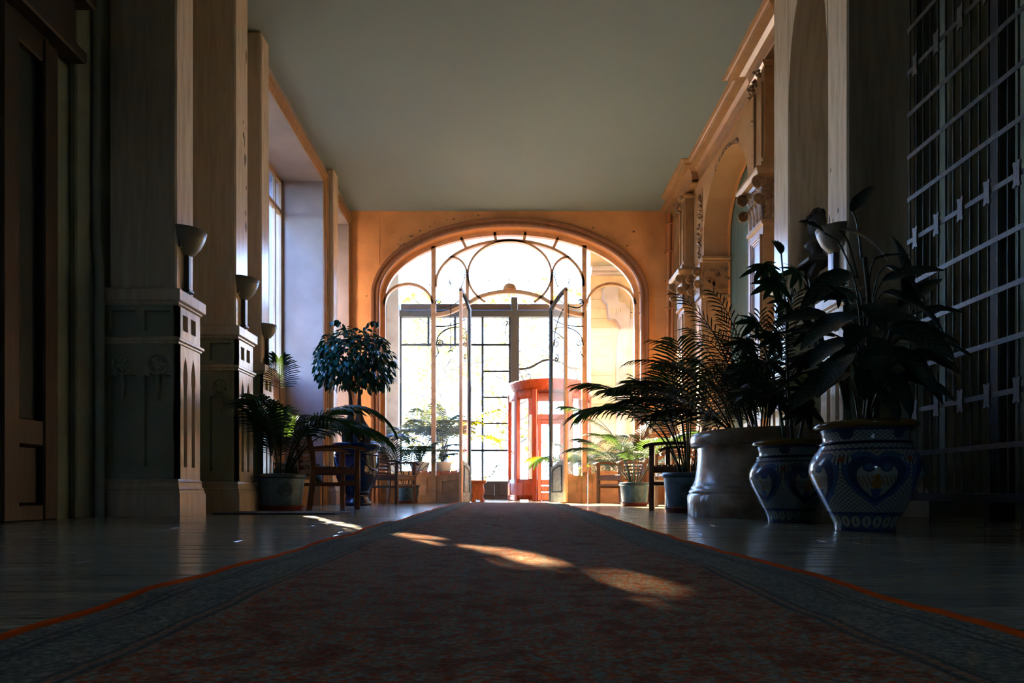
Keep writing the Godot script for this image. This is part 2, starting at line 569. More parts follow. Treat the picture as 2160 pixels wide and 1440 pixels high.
func carpet() -> void:
	# woven pattern: rust field of broken stripes, grey blue borders with ruled lines
	var W := 384
	var H := 1024
	var im := Image.create(W, H, true, Image.FORMAT_RGB8)
	var n := FastNoiseLite.new()
	n.seed = 77
	n.frequency = 1.0
	n.fractal_octaves = 2
	var r := RandomNumberGenerator.new()
	r.seed = 5
	var rust := Color(0.58, 0.28, 0.14)
	var deep := Color(0.38, 0.18, 0.11)
	var grey := Color(0.45, 0.45, 0.38)
	var teal := Color(0.29, 0.35, 0.32)
	for y in H:
		for x in W:
			var u := absf(x * 2.0 / W - 1.0)
			var a := n.get_noise_2d(x * 0.17, y * 0.42)
			var bb := n.get_noise_2d(x * 0.035 + 90, y * 0.05)
			var c := rust.lerp(grey, smoothstep(-0.32, 0.18, a))
			c = c.lerp(deep, smoothstep(0.0, 0.4, bb) * 0.45)
			if (x / 6) % 9 == 0:
				c = c.lerp(grey, 0.25)
			if u > 0.70:
				c = grey.lerp(teal, smoothstep(-0.3, 0.3, a + bb * 0.4))
				c = c.lerp(rust, 0.12)
			if (u > 0.70 and u < 0.715) or (u > 0.735 and u < 0.75) or (u > 0.90 and u < 0.915) or (u > 0.93 and u < 0.94):
				c = teal.lerp(deep, 0.3)
			if u > 0.72 and u < 0.733:
				c = rust.lerp(grey, 0.5)
			c = c * (0.82 + r.randf() * 0.36)
			im.set_pixel(x, y, c)
	im.generate_mipmaps()
	var m := StandardMaterial3D.new()
	m.albedo_texture = ImageTexture.create_from_image(im)
	m.roughness = 1.0
	m.metallic_specular = 0.05
	m.cull_mode = BaseMaterial3D.CULL_DISABLED
	var th := thing("carpet_runner", "long rust and grey woven carpet runner with orange bound edges", "carpet")
	var b := MB.new()
	var nx := 36
	var rows := []
	var ds := PackedFloat32Array()
	var d := -1.2
	while d < 9.36:
		ds.append(d)
		d += 0.03 if d < 3.0 else 0.05
	for dd in ds:
		var row := PackedVector3Array()
		var hw := carpet_half(dd)
		for i in nx + 1:
			var x := lerpf(-hw, hw, float(i) / nx) + 0.004 * sin(dd * 2.1)
			row.append(Vector3(x, carpet_y(x, dd), -dd))
		rows.append(row)
	b.smooth()
	for i in ds.size() - 1:
		for j in nx:
			b.quad(rows[i][j], rows[i][j + 1], rows[i + 1][j + 1], rows[i + 1][j], Vector2(float(j) / nx, ds[i] / 3.0), Vector2(float(j + 1) / nx, ds[i] / 3.0), Vector2(float(j + 1) / nx, ds[i + 1] / 3.0), Vector2(float(j) / nx, ds[i + 1] / 3.0))
	obj("weave", b, m, th)
	for s in [0, nx]:
		var p := PackedVector3Array()
		for i in rows.size():
			var q: Vector3 = rows[i][s]
			p.append(Vector3(q.x + (0.004 if s else -0.004), maxf(q.y - 0.004, 0.006), q.z))
		var e := MB.new()
		e.tube(p, PackedFloat32Array([0.009]), 6)
		tag(obj("edging", e, M.orange_edge, th), "orange bound edge", "")
	# backing, so that the raised runner has a body
	var k := MB.new()
	for i in ds.size() - 1:
		for s in [0, nx]:
			var q0: Vector3 = rows[i][s]
			var q1: Vector3 = rows[i + 1][s]
			k.quad(q0, q1, Vector3(q1.x, 0.0, q1.z), Vector3(q0.x, 0.0, q0.z))
	obj("backing", k, M.orange_edge, th)
	# dark blue mat between the pillars
	var bm := MB.new()
	bm.box(Vector3(-2.33, 0.001, -4.66), Vector3(-1.36, 0.012, -5.13), 0.004)
	tag(obj("floor_mat", bm, M.bluemat), "thin dark blue mat lying on the floor before the palm pot", "mat")

func carpet_half(d: float) -> float:
	return 0.54 + 0.0295 * maxf(d - 0.6, 0.0)

func arch_poly(x0: float, x1: float, y1: float, c: Vector2, a: float, bq: float, n := 56) -> PackedVector2Array:
	# rectangle with an arched opening that reaches the floor
	var p := PackedVector2Array([Vector2(x0, 0), Vector2(c.x - a, 0)])
	var e := ell(c, a, bq, PI, 0.0, n)
	p.append_array(e)
	p.append_array(PackedVector2Array([Vector2(c.x + a, 0), Vector2(x1, 0), Vector2(x1, y1), Vector2(x0, y1)]))
	return p

func end_wall() -> void:
	var c := Vector2(0.027, 3.386)
	var b := MB.new()
	b.prism(arch_poly(-3.3, 3.2, CEIL, c, 2.138, 1.143), -9.9, -9.72)
	# thin upright battens on the wall
	var wl := struct("wall_end", b, M.peach, "peach painted wall around the great arch", "wall")
	for x in [-2.12, 2.21]:
		boxpart("batten", Vector3(x - 0.012, 4.02 if x > 0 else 3.9, -9.72), Vector3(x + 0.012, CEIL, -9.712), M.peach, wl)
	# flakes of peeling paint
	var fl := MB.new()
	var fr := RandomNumberGenerator.new()
	fr.seed = 4
	for i in 44:
		var t := fr.randf_range(0.35, 2.6)
		var q := c + Vector2(cos(t) * 2.32, sin(t) * 1.37) + Vector2(fr.randfn(0, 0.05), fr.randfn(0, 0.02))
		if i % 4 == 0:
			q = Vector2(fr.randf_range(1.8, 2.35) * (1 if fr.randf() < 0.6 else -1.1), fr.randf_range(3.0, 4.5))
		if q.y > 4.75:
			continue
		var s := fr.randf_range(0.004, 0.017)
		var p0 := Vector3(q.x, q.y, -9.716)
		fl.tri(p0 + Vector3(-s * 1.6, 0, 0), p0 + Vector3(s * fr.randf(), -s * 0.5, 0.004), p0 + Vector3(s * 1.4, s * 0.6, 0.012))
		fl.tri(p0 + Vector3(-s * 1.6, 0, 0), p0 + Vector3(s * 1.4, s * 0.6, 0.012), p0 + Vector3(-s * 0.3, s * 0.8, 0.003))
	tag(obj("paint_flakes", fl, M.bare, wl), "curled flakes of loose paint", "", "", "stuff")
	# moulded architrave round the arch
	var path := PackedVector2Array()
	var prof := [[0.0, 0.0], [0.0, 0.035], [0.02, 0.05], [0.045, 0.05], [0.05, 0.035], [0.075, 0.035], [0.085, 0.06], [0.12, 0.065], [0.135, 0.045], [0.14, 0.0]]
	var rings := []
	for i in 74:
		var a := 2.138
		var bq := 1.143
		var o := Vector2.ZERO
		var nn := Vector2.ZERO
		if i < 8:
			o = Vector2(c.x - a, lerpf(0.0, 3.386, i / 8.0))
			nn = Vector2(-1, 0)
		elif i > 65:
			o = Vector2(c.x + a, lerpf(3.386, 0.0, (i - 65) / 8.0))
			nn = Vector2(1, 0)
		else:
			var t := lerpf(PI, 0.0, (i - 8) / 57.0)
			o = c + Vector2(cos(t) * a, sin(t) * bq)
			nn = Vector2(cos(t) / a, sin(t) / bq).normalized()
		var ring := PackedVector3Array()
		for q in prof:
			ring.append(Vector3(o.x + nn.x * q[0], o.y + nn.y * q[0], -9.72 + q[1]))
		rings.append(ring)
	var ab := MB.new()
	ab.loft(rings, false, 2)
	struct("trim_1", ab, M.arch, "moulded brown architrave running around the great arch", "moulding")
	# pipes in the corner
	for k in 2:
		var pt := MB.new()
		var x := 2.60 + 0.072 * k
		pt.tube(PackedVector3Array([Vector3(x, 0, -9.665), Vector3(x - 0.01, 2.0, -9.665), Vector3(x + 0.015, 3.9, -9.665), Vector3(x + 0.03, CEIL, -9.665)]), PackedFloat32Array([0.03 - 0.004 * k]), 10, false)
		var th := thing("wall_pipe", ["thicker of two painted pipes running up beside the great arch", "thinner of two painted pipes running up beside the great arch"][k], "pipe")
		obj("tube", pt, M.pipe, th)
		for y in [0.9, 1.9, 3.17, 3.64, 4.1, 4.55]:
			var cl := MB.new()
			cl.box(Vector3(x - 0.045, y - 0.012, -9.72), Vector3(x + 0.045, y + 0.012, -9.63), 0.004)
			obj("clip", cl, M.pipe, th)

func left_wall() -> void:
	# solid wall beside the near pillars
	var b := MB.new()
	b.box(Vector3(-2.95, -0.2, 14.3), Vector3(-3.3, CEIL, -6.2))
	var wl := struct("wall_left", b, M.nearwall, "dim plaster wall behind the near pillars", "wall")
	# window bays: pier, heads, breasts
	var h := MB.new()
	h.box(Vector3(-2.59, 4.52, -6.05), Vector3(-3.45, CEIL, -9.72))
	h.box(Vector3(-2.59, 0, -5.95), Vector3(-3.45, 4.52, -6.2))
	h.box(Vector3(-2.59, 0, -8.28), Vector3(-3.45, 4.52, -8.85))
	h.box(Vector3(-2.59, 0, -9.6), Vector3(-3.45, 4.52, -9.9))
	struct("wall_bays", h, M.rosewall, "rose white piers and heads of the deep window bays", "wall")
	var br := MB.new()
	br.box(Vector3(-3.12, -0.2, -6.2), Vector3(-3.3, 1.70, -8.28))
	br.box(Vector3(-3.12, -0.2, -8.85), Vector3(-3.3, 0.10, -9.6))
	struct("wall_sill", br, M.tanwall, "low wall under the window bays", "wall")
	# tan skirting on the pier beside the planter
	boxpart("baseboard_left", Vector3(-2.6, 0.0, -8.27), Vector3(-3.12, 0.42, -8.22), M.tanwall, null, 0.006).set_meta("kind", "structure")
	# moulded trim round each bay opening
	var t1 := MB.new()
	for q in [[-6.2, -8.28], [-8.85, -9.6]]:
		for k in 3:
			var o := 0.05 * k
			var x := -2.59 + 0.012 + 0.012 * k
			var w := 0.05
			t1.box(Vector3(-2.59, 4.52 + o, q[0] + o), Vector3(x, 4.52 + o + w, q[1] - o), 0.003)
			t1.box(Vector3(-2.59, 0, q[1] - o - w), Vector3(x, 4.52 + o + w, q[1] - o), 0.003)
			t1.box(Vector3(-2.59, 0, q[0] + o), Vector3(x, 4.52 + o + w, q[0] + o + w), 0.003)
	struct("trim_2", t1, M.trim, "stepped tan mouldings framing the window bays", "moulding")
	window_bay(1, 1.66, -6.2, -8.28, "tall mullioned window in the deep bay beside the ficus tree")
	window_bay(2, 0.08, -8.85, -9.6, "narrow mullioned window in the bay next to the great arch, opened to the floor for added light")  # lower part unseen, added so more sun reaches the far floor
	# dark glazed door case in the near wall
	var dc := thing("door_1", "tall dark door case with teal glass in the dim near wall", "door")
	tag(dc, "", "", "", "structure")
	boxpart("pane", Vector3(-2.95, 0.62, -3.5), Vector3(-2.93, 2.85, -3.68), M.tealglass, dc)
	for z in [-3.44, -3.74]:
		boxpart("stile", Vector3(-2.95, 0.0, z - 0.06), Vector3(-2.88, 3.0, z + 0.06), M.walnut, dc, 0.01)
	for q in [[2.85, 3.02], [0.46, 0.62], [0.0, 0.1]]:
		boxpart("rail", Vector3(-2.95, q[0], -3.44), Vector3(-2.89, q[1], -3.74), M.walnut, dc, 0.008)
	boxpart("panel", Vector3(-2.95, 0.1, -3.5), Vector3(-2.92, 0.46, -3.68), M.walnut, dc, 0.02)
	var hd := MB.new()
	hd.box(Vector3(-2.95, 3.02, -3.0), Vector3(-2.80, 3.1, -3.95), 0.012)
	hd.box(Vector3(-2.95, 3.1, -3.04), Vector3(-2.84, 3.4, -3.9), 0.01)
	hd.box(Vector3(-2.95, 3.4, -2.96), Vector3(-2.76, 3.48, -3.98), 0.015)
	obj("head", hd, M.walnut, dc)
	var pb := MB.new()
	pb.box(Vector3(-2.95, 0.0, -3.98), Vector3(-2.9, CEIL, -4.12), 0.01)
	struct("trim_3", pb, M.nearwall, "flat pilaster strip on the dim near wall", "moulding")
	var pp := MB.new()
	pp.tube(PackedVector3Array([Vector3(-2.912, 4.78, -4.185), Vector3(-2.912, 1.95, -4.185), Vector3(-2.895, 1.82, -4.185), Vector3(-2.885, 1.7, -4.185), Vector3(-2.885, 0.0, -4.185)]), PackedFloat32Array([0.03]), 10)
	tag(obj("drain_pipe", pp, M.nearwall), "dark drain pipe with a bend beside the near pillar", "pipe")

func window_bay(k: int, low: float, z0: float, z1: float, label: String) -> void:
	var win := thing("window_%d" % k, label, "window")
	tag(win, "", "", "", "structure")
	var x := -3.18
	boxpart("sill", Vector3(-3.10, low, z0), Vector3(-3.3, low + 0.08, z1), M.trim, win, 0.006)
	var f := MB.new()
	f.box(Vector3(x - 0.03, low + 0.08, z0), Vector3(x + 0.03, 4.52, z0 - 0.06))
	f.box(Vector3(x - 0.03, low + 0.08, z1 + 0.06), Vector3(x + 0.03, 4.52, z1))
	f.box(Vector3(x - 0.03, 4.46, z0), Vector3(x + 0.03, 4.52, z1))
	f.box(Vector3(x - 0.03, low + 0.08, z0), Vector3(x + 0.03, low + 0.14, z1))
	obj("frame", f, M.trim, win)
	boxpart("transom", Vector3(x - 0.03, 4.03, z0), Vector3(x + 0.035, 4.09, z1), M.trim, win, 0.004)
	var n := int(round(absf(z1 - z0) / 0.23))
	for i in n:
		var za := lerpf(z0, z1, float(i) / n)
		var zb := lerpf(z0, z1, float(i + 1) / n)
		if i > 0:
			boxpart("mullion", Vector3(x - 0.022, low + 0.14, za + 0.014), Vector3(x + 0.022, 4.46, za - 0.014), M.trim, win, 0.003)
		boxpart("pane", Vector3(x - 0.003, 4.09, za - 0.014), Vector3(x + 0.003, 4.46, zb + 0.014), M.glassblue, win)
		boxpart("pane", Vector3(x - 0.003, low + 0.14, za - 0.014), Vector3(x + 0.003, 4.03, zb + 0.014), M.glass, win)

# ------------------------------------------------------------------ the entrance lobby beyond the arch
func vestibule() -> void:
	var b := MB.new()
	b.box(Vector3(-3.4, -0.3, -9.9), Vector3(4.0, 0.0, -15.3))
	struct("floor_lobby", b, M.marble, "pale stone floor of the entrance lobby", "floor")
	var c := MB.new()
	c.box(Vector3(-3.4, 6.15, -9.9), Vector3(4.0, 6.4, -15.1))
	c.box(Vector3(-3.4, CEIL, -9.72), Vector3(4.0, 6.4, -9.9))
	struct("ceiling_lobby", c, M.white, "high pale ceiling of the entrance lobby", "ceiling")
	var l := MB.new()
	l.box(Vector3(-3.05, 0, -9.9), Vector3(-3.4, 6.15, -15.1))
	l.box(Vector3(-3.05, 0, -14.8), Vector3(-2.74, 6.15, -15.1))
	struct("wall_lobby_left", l, M.white, "white wall of the entrance lobby", "wall")
	var pl := MB.new()
	pl.box(Vector3(-3.05, 0, -12.4), Vector3(-2.66, 6.15, -12.7), 0.01)
	struct("pillar_lobby", pl, M.creamwall, "grey cream pilaster at the side of the entrance lobby", "pillar")
	# boarded wall that faces the hall, with an arched doorway
	var w := MB.new()
	w.box(Vector3(1.95, 0, -14.06), Vector3(4.0, 6.15, -14.4))
	w.box(Vector3(3.7, 0, -9.9), Vector3(4.0, 6.15, -14.1))
	var wr := struct("wall_lobby_right", w, M.creamwall, "cream wall of the entrance lobby clad in grooved courses", "wall")
	var course: Mesh
	var cm := MB.new()
	cm.box(Vector3(0, 0, 0), Vector3(0.53, 0.222, 0.05), 0.012)
	course = cm.mesh()
	var cm2 := MB.new()
	cm2.box(Vector3(0, 0, 0), Vector3(0.42, 0.222, 0.03), 0.012)
	var course2 := cm2.mesh()
	for i in 21:
		mi("cladding_course", course, M.creamwall, wr).position = Vector3(1.95, i * 0.226, -14.06)
		mi("cladding_course", course2, M.creamwall, wr).position = Vector3(2.90, i * 0.226, -14.06)
	# smooth arch jamb with a carved bracket above
	var aj := MB.new()
	var curve := PackedVector2Array([Vector2(2.55, 0), Vector2(2.55, 3.6)])
	curve.append_array(ell(Vector2(3.15, 3.6), 0.6, 0.75, PI, PI * 0.5, 14))
	curve.append_array(PackedVector2Array([Vector2(3.15, 4.1)]))
	curve.append_array(ell(Vector2(3.15, 3.6), 0.36, 0.5, PI * 0.5, PI, 14))
	curve.append_array(PackedVector2Array([Vector2(2.79, 0)]))
	aj.prism(curve, -14.06, -13.98)
	tag(struct("trim_4", aj, M.white), "smooth pale arch on the boarded lobby wall", "moulding")
	var br := thing("stone_bracket", "scrolled white bracket above the boarded lobby wall", "bracket")
	var bp := MB.new()
	bp.prism(spline(PackedVector2Array([Vector2(2.25, 4.95), Vector2(2.22, 4.7), Vector2(2.32, 4.55), Vector2(2.35, 4.25), Vector2(2.52, 4.2), Vector2(2.62, 4.05), Vector2(2.75, 4.05), Vector2(2.85, 4.3), Vector2(2.75, 4.55), Vector2(2.6, 4.6), Vector2(2.55, 4.8), Vector2(2.6, 4.98), Vector2(2.25, 4.95)]), 4).slice(0, -1), -14.06, -13.8)
	obj("scroll", bp, M.white, br)
	for k in 5:
		boxpart("flute", Vector3(2.42 + k * 0.05, 4.3 + 0.02 * k, -13.8), Vector3(2.445 + k * 0.05, 4.45, -13.785), M.creamwall, br, 0.004)
	var cr := MB.new()
	cr.box(Vector3(1.95, 5.3, -14.06), Vector3(3.7, 5.36, -13.9), 0.01)
	cr.box(Vector3(1.95, 5.36, -14.06), Vector3(3.7, 5.46, -13.82), 0.015)
	struct("trim_5", cr, M.white, "pale cornice above the boarded lobby wall", "moulding")
	facade()
	revolving_door()
	var st := thing("wooden_stool", "small honey coloured wooden stool beside the open door leaf", "stool", Vector3(-0.57, 0, -11.2), PI * 0.5)
	boxpart("seat", Vector3(-0.22, 0.36, -0.16), Vector3(0.22, 0.40, 0.16), M.pine, st, 0.012)
	for s in [-1.0, 1.0]:
		var lg := MB.new()
		var out := spline(PackedVector2Array([Vector2(-0.13, 0), Vector2(-0.09, 0.1), Vector2(-0.12, 0.2), Vector2(-0.1, 0.3), Vector2(-0.14, 0.36)]), 5)
		var poly := PackedVector2Array(out)
		var mir := flip(out, 0.0)
		mir.reverse()
		poly.append_array(mir)
		poly.append_array(ell(Vector2(0, 0.0), 0.05, 0.05, 0, PI, 8))
		lg.prism(poly, -0.02, 0.02, Transform3D(Basis(Vector3.UP, PI * 0.5), Vector3(s * 0.14, 0, 0)))
		obj("leg", lg, M.pine, st)
	boxpart("stretcher", Vector3(-0.13, 0.16, -0.015), Vector3(0.13, 0.22, 0.015), M.pine, st, 0.006)

func facade() -> void:
	var f := thing("window_4", "black steel glazed shop front closing the lobby", "window")
	tag(f, "", "", "", "structure")
	var z := -15.0
	boxpart("beam", Vector3(-2.74, 4.60, z - 0.08), Vector3(2.0, 4.77, z + 0.08), M.beam, f, 0.01)
	boxpart("beam_shade", Vector3(-2.74, 4.77, z - 0.3), Vector3(2.0, 4.98, z - 0.1), M.brown, f, 0.01)
	boxpart("post", Vector3(0.06, 0, z - 0.06), Vector3(0.28, 4.62, z + 0.06), M.beam, f, 0.01)
	boxpart("post", Vector3(0.07, 4.77, z - 0.05), Vector3(0.24, 5.1, z + 0.05), M.beam, f, 0.01)
	boxpart("post", Vector3(1.84, 0, z - 0.05), Vector3(2.0, 4.62, z + 0.05), M.darkgreen, f, 0.01)
	var xs := [-2.72, -2.016, -1.344, -0.648, 0.04]
	for i in xs.size():
		var low := 0.0 if i in [0, 3, 4] else 3.88
		boxpart("mullion", Vector3(xs[i] - 0.028, low, z - 0.03), Vector3(xs[i] + 0.028, 4.62, z + 0.03), M.darkgreen, f, 0.004)
	boxpart("rail", Vector3(-2.74, 3.88, z - 0.03), Vector3(0.06, 3.935, z + 0.03), M.darkgreen, f, 0.004)
	boxpart("rail", Vector3(-2.74, 1.205, z - 0.03), Vector3(0.06, 1.26, z + 0.03), M.darkgreen, f, 0.004)
	for y in [3.235, 2.575, 1.915]:
		boxpart("rail", Vector3(-0.648, y - 0.022, z - 0.02), Vector3(0.06, y + 0.022, z + 0.02), M.darkgreen, f, 0.004)
	boxpart("kick_panel", Vector3(-0.95, 0.0, z - 0.03), Vector3(0.06, 0.46, z + 0.03), M.darkgreen, f, 0.01)
	for x in [-0.62, -0.25]:
		boxpart("raised_panel", Vector3(x, 0.08, z + 0.03), Vector3(x + 0.28, 0.38, z + 0.055), M.darkgreen, f, 0.03)
	boxpart("kick_panel", Vector3(-2.74, 0.0, z - 0.03), Vector3(-0.98, 0.46, z + 0.03), M.darkgreen, f, 0.01)
	# panes
	var cols := [[-2.72, -2.016], [-2.016, -1.344], [-1.344, -0.648], [-0.648, 0.04]]
	for q in cols:
		boxpart("pane", Vector3(q[0] + 0.03, 3.935, z - 0.004), Vector3(q[1] - 0.03, 4.6, z + 0.004), M.glass, f)
	boxpart("pane", Vector3(-2.69, 1.26, z - 0.004), Vector3(-0.68, 3.88, z + 0.004), M.glass, f)
	boxpart("pane", Vector3(-2.69, 0.46, z - 0.004), Vector3(-0.68, 1.205, z + 0.004), M.glass, f)
	var ys := [0.46, 1.205, 1.26, 1.893, 1.937, 2.553, 2.597, 3.213, 3.257, 3.88]
	for i in 5:
		boxpart("pane", Vector3(-0.62, ys[i * 2], z - 0.004), Vector3(0.012, ys[i * 2 + 1], z + 0.004), M.glass, f)
	boxpart("pane", Vector3(0.28, 2.5, z - 0.004), Vector3(1.84, 4.6, z + 0.004), M.glass, f)
	# wrought scrolls
	var wz := z + 0.04
	var wave := spline(PackedVector2Array([Vector2(0.28, 3.28), Vector2(0.55, 3.32), Vector2(0.85, 3.48), Vector2(1.07, 3.52), Vector2(1.3, 3.46), Vector2(1.55, 3.32), Vector2(1.84, 3.28)]), 6)
	var sc := MB.new()
	sc.bar(wave, 0.05, z + 0.02, z + 0.06)
	obj("scroll_bar", sc, M.iron, f)
	var lines := [spiral(Vector2(0.86, 3.66), 0.13, -1.2, 1.3), spiral(Vector2(1.28, 3.66), 0.13, 4.4, -1.3), spiral(Vector2(0.48, 3.1), 0.16, 1.6, 1.4), spiral(Vector2(1.62, 3.1), 0.16, 1.5, -1.4)]
	lines.append(spiral(Vector2(-0.2, 0.72), 0.2, -0.9, -1.6))
	lines.append(spline(PackedVector2Array([Vector2(-0.6, 0.55), Vector2(-0.42, 0.6), Vector2(-0.33, 0.8), Vector2(-0.2, 0.93), Vector2(-0.05, 1.0), Vector2(0.02, 1.15)]), 5))
	lines.append(spiral(Vector2(-0.42, 0.62), 0.11, 0.4, 1.3))
	lines.append(spiral(Vector2(-0.07, 4.45), 0.09, 2.0, 1.4))
	lines.append(spline(PackedVector2Array([Vector2(-0.02, 4.5), Vector2(-0.08, 4.2), Vector2(0.0, 3.95)]), 6))
	for ln in lines:
		var s := MB.new()
		s.tube(lift(ln, wz), PackedFloat32Array([0.012]), 5)
		obj("scroll", s, M.iron, f)

func revolving_door() -> void:
	var c := Vector3(0.905, 0, -13.0)
	var r := 0.86
	var t := thing("revolving_door", "orange varnished wooden drum of a revolving door with glass sides", "door", c)
	var cn := MB.new()
	cn.lathe(PackedVector2Array([Vector2(0, 2.30), Vector2(r - 0.06, 2.30), Vector2(r + 0.01, 2.28), Vector2(r + 0.015, 2.36), Vector2(r + 0.045, 2.38), Vector2(r + 0.05, 2.43), Vector2(r + 0.075, 2.45), Vector2(r + 0.075, 2.5), Vector2(0, 2.5)]), 48, Vector3.ZERO, 2)
	obj("canopy", cn, M.redwood, t)
	var angs := [200.0, 240.0, 300.0, 340.0]
	# curved sides left and right of the opening, frame and glass
	for side in [[150.0, 246.0], [294.0, 390.0]]:
		var n := 3
		for k in n + 1:
			var a := deg_to_rad(lerpf(side[0], side[1], float(k) / n))
			var p := MB.new()
			var w := 0.05
			p.box(Vector3(-w, 0.0, -w), Vector3(w, 2.3, w), 0.01, Transform3D(Basis(Vector3.UP, a), Vector3(cos(a) * r, 0, -sin(a) * r)))
			obj("post", p, M.redwood, t)
		var a0 := deg_to_rad(side[0])
		var a1 := deg_to_rad(side[1])
		var base := MB.new()
		base.lathe(PackedVector2Array([Vector2(r - 0.03, 0.02), Vector2(r + 0.03, 0.02), Vector2(r + 0.03, 0.45), Vector2(r - 0.03, 0.45), Vector2(r - 0.03, 0.02)]), 16, Vector3.ZERO, 2, a0, a1)
		obj("base_panel", base, M.redwood, t)
		for k in 6:
			var a := lerpf(a0, a1, (k + 0.5) / 6.0)
			var p := MB.new()
			p.box(Vector3(-0.02, 0.1, -0.09), Vector3(0.022, 0.38, 0.09), 0.015, Transform3D(Basis(Vector3.UP, a), Vector3(cos(a) * (r + 0.02), 0, -sin(a) * (r + 0.02))))
			obj("raised_panel", p, M.redwood, t)
		var top := MB.new()
		top.lathe(PackedVector2Array([Vector2(r - 0.03, 2.12), Vector2(r + 0.03, 2.12), Vector2(r + 0.03, 2.3), Vector2(r - 0.03, 2.3), Vector2(r - 0.03, 2.12)]), 16, Vector3.ZERO, 2, a0, a1)
		obj("head_rail", top, M.redwood, t)
		var gl := MB.new()
		gl.lathe(PackedVector2Array([Vector2(r, 0.45), Vector2(r, 2.12)]), 16, Vector3.ZERO, 1, a0, a1)
		obj("pane", gl, M.glass, t)
	# door leaf across the drum
	var z := 0.35
	boxpart("door_head", Vector3(-0.42, 1.72, z - 0.03), Vector3(0.42, 1.84, z + 0.03), M.redwood, t, 0.008)
	boxpart("door_head", Vector3(-0.42, 2.12, z - 0.03), Vector3(0.42, 2.3, z + 0.03), M.redwood, t, 0.008)
	for x in [-0.42, 0.42]:
		boxpart("jamb", Vector3(x - 0.06, 0, z - 0.04), Vector3(x + 0.06, 2.3, z + 0.04), M.redwood, t, 0.01)
	boxpart("pane", Vector3(-0.36, 1.84, z - 0.004), Vector3(0.36, 2.12, z + 0.004), M.glass, t)
	for x in [-0.27, 0.27]:
		boxpart("stile", Vector3(x - 0.075, 0, z - 0.025), Vector3(x + 0.075, 1.72, z + 0.025), M.redwood, t, 0.01)
	boxpart("rail", Vector3(-0.2, 0.0, z - 0.025), Vector3(0.2, 0.17, z + 0.025), M.redwood, t, 0.01)
	boxpart("rail", Vector3(-0.2, 0.19, z - 0.025), Vector3(0.2, 0.31, z + 0.025), M.redwood, t, 0.01)
	boxpart("rail", Vector3(-0.2, 0.33, z - 0.025), Vector3(0.2, 0.45, z + 0.025), M.redwood, t, 0.01)
	boxpart("rail", Vector3(-0.2, 1.62, z - 0.025), Vector3(0.2, 1.72, z + 0.025), M.redwood, t, 0.01)
	boxpart("pane", Vector3(-0.2, 0.45, z - 0.004), Vector3(0.2, 1.62, z + 0.004), M.glass, t)
	var gr := [spiral(Vector2(-0.2, 1.98), 0.09, 0.3, 1.4), spiral(Vector2(0.2, 1.98), 0.09, 2.8, -1.4), spiral(Vector2(-0.06, 0.62), 0.13, 1.0, 1.5), spiral(Vector2(0.05, 0.85), 0.09, 4.0, -1.5)]
	gr.append(PackedVector2Array([Vector2(-0.1, 0.5), Vector2(-0.09, 1.6)]))
	gr.append(PackedVector2Array([Vector2(0.1, 0.5), Vector2(0.11, 1.6)]))
	gr.append(PackedVector2Array([Vector2(-0.33, 1.98), Vector2(0.33, 1.98)]))
	for ln in gr:
		var s := MB.new()
		s.tube(lift(ln, z - 0.03), PackedFloat32Array([0.009]), 5)
		obj("scroll", s, M.iron, t)
	# pale pull tube with its lock box
	var pu := MB.new()
	pu.tube(PackedVector3Array([Vector3(-0.42, 0.02, 0.72), Vector3(-0.42, 1.78, 0.72)]), PackedFloat32Array([0.052]), 14)
	tag(obj("pull_tube", pu, M.chrome, t), "tall pale metal pull tube", "")
	boxpart("lock_box", Vector3(-0.36, 0.72, 0.68), Vector3(-0.28, 1.05, 0.74), M.chrome, t, 0.008)
	boxpart("lock_bar", Vector3(-0.52, 0.98, 0.69), Vector3(-0.36, 1.03, 0.74), M.chrome, t, 0.006)
	boxpart("handle", Vector3(-0.40, 0.86, 0.76), Vector3(-0.36, 1.03, 0.79), M.iron, t, 0.006)
	boxpart("handle", Vector3(0.16, 0.88, z + 0.03), Vector3(0.2, 0.98, z + 0.08), M.iron, t, 0.006)

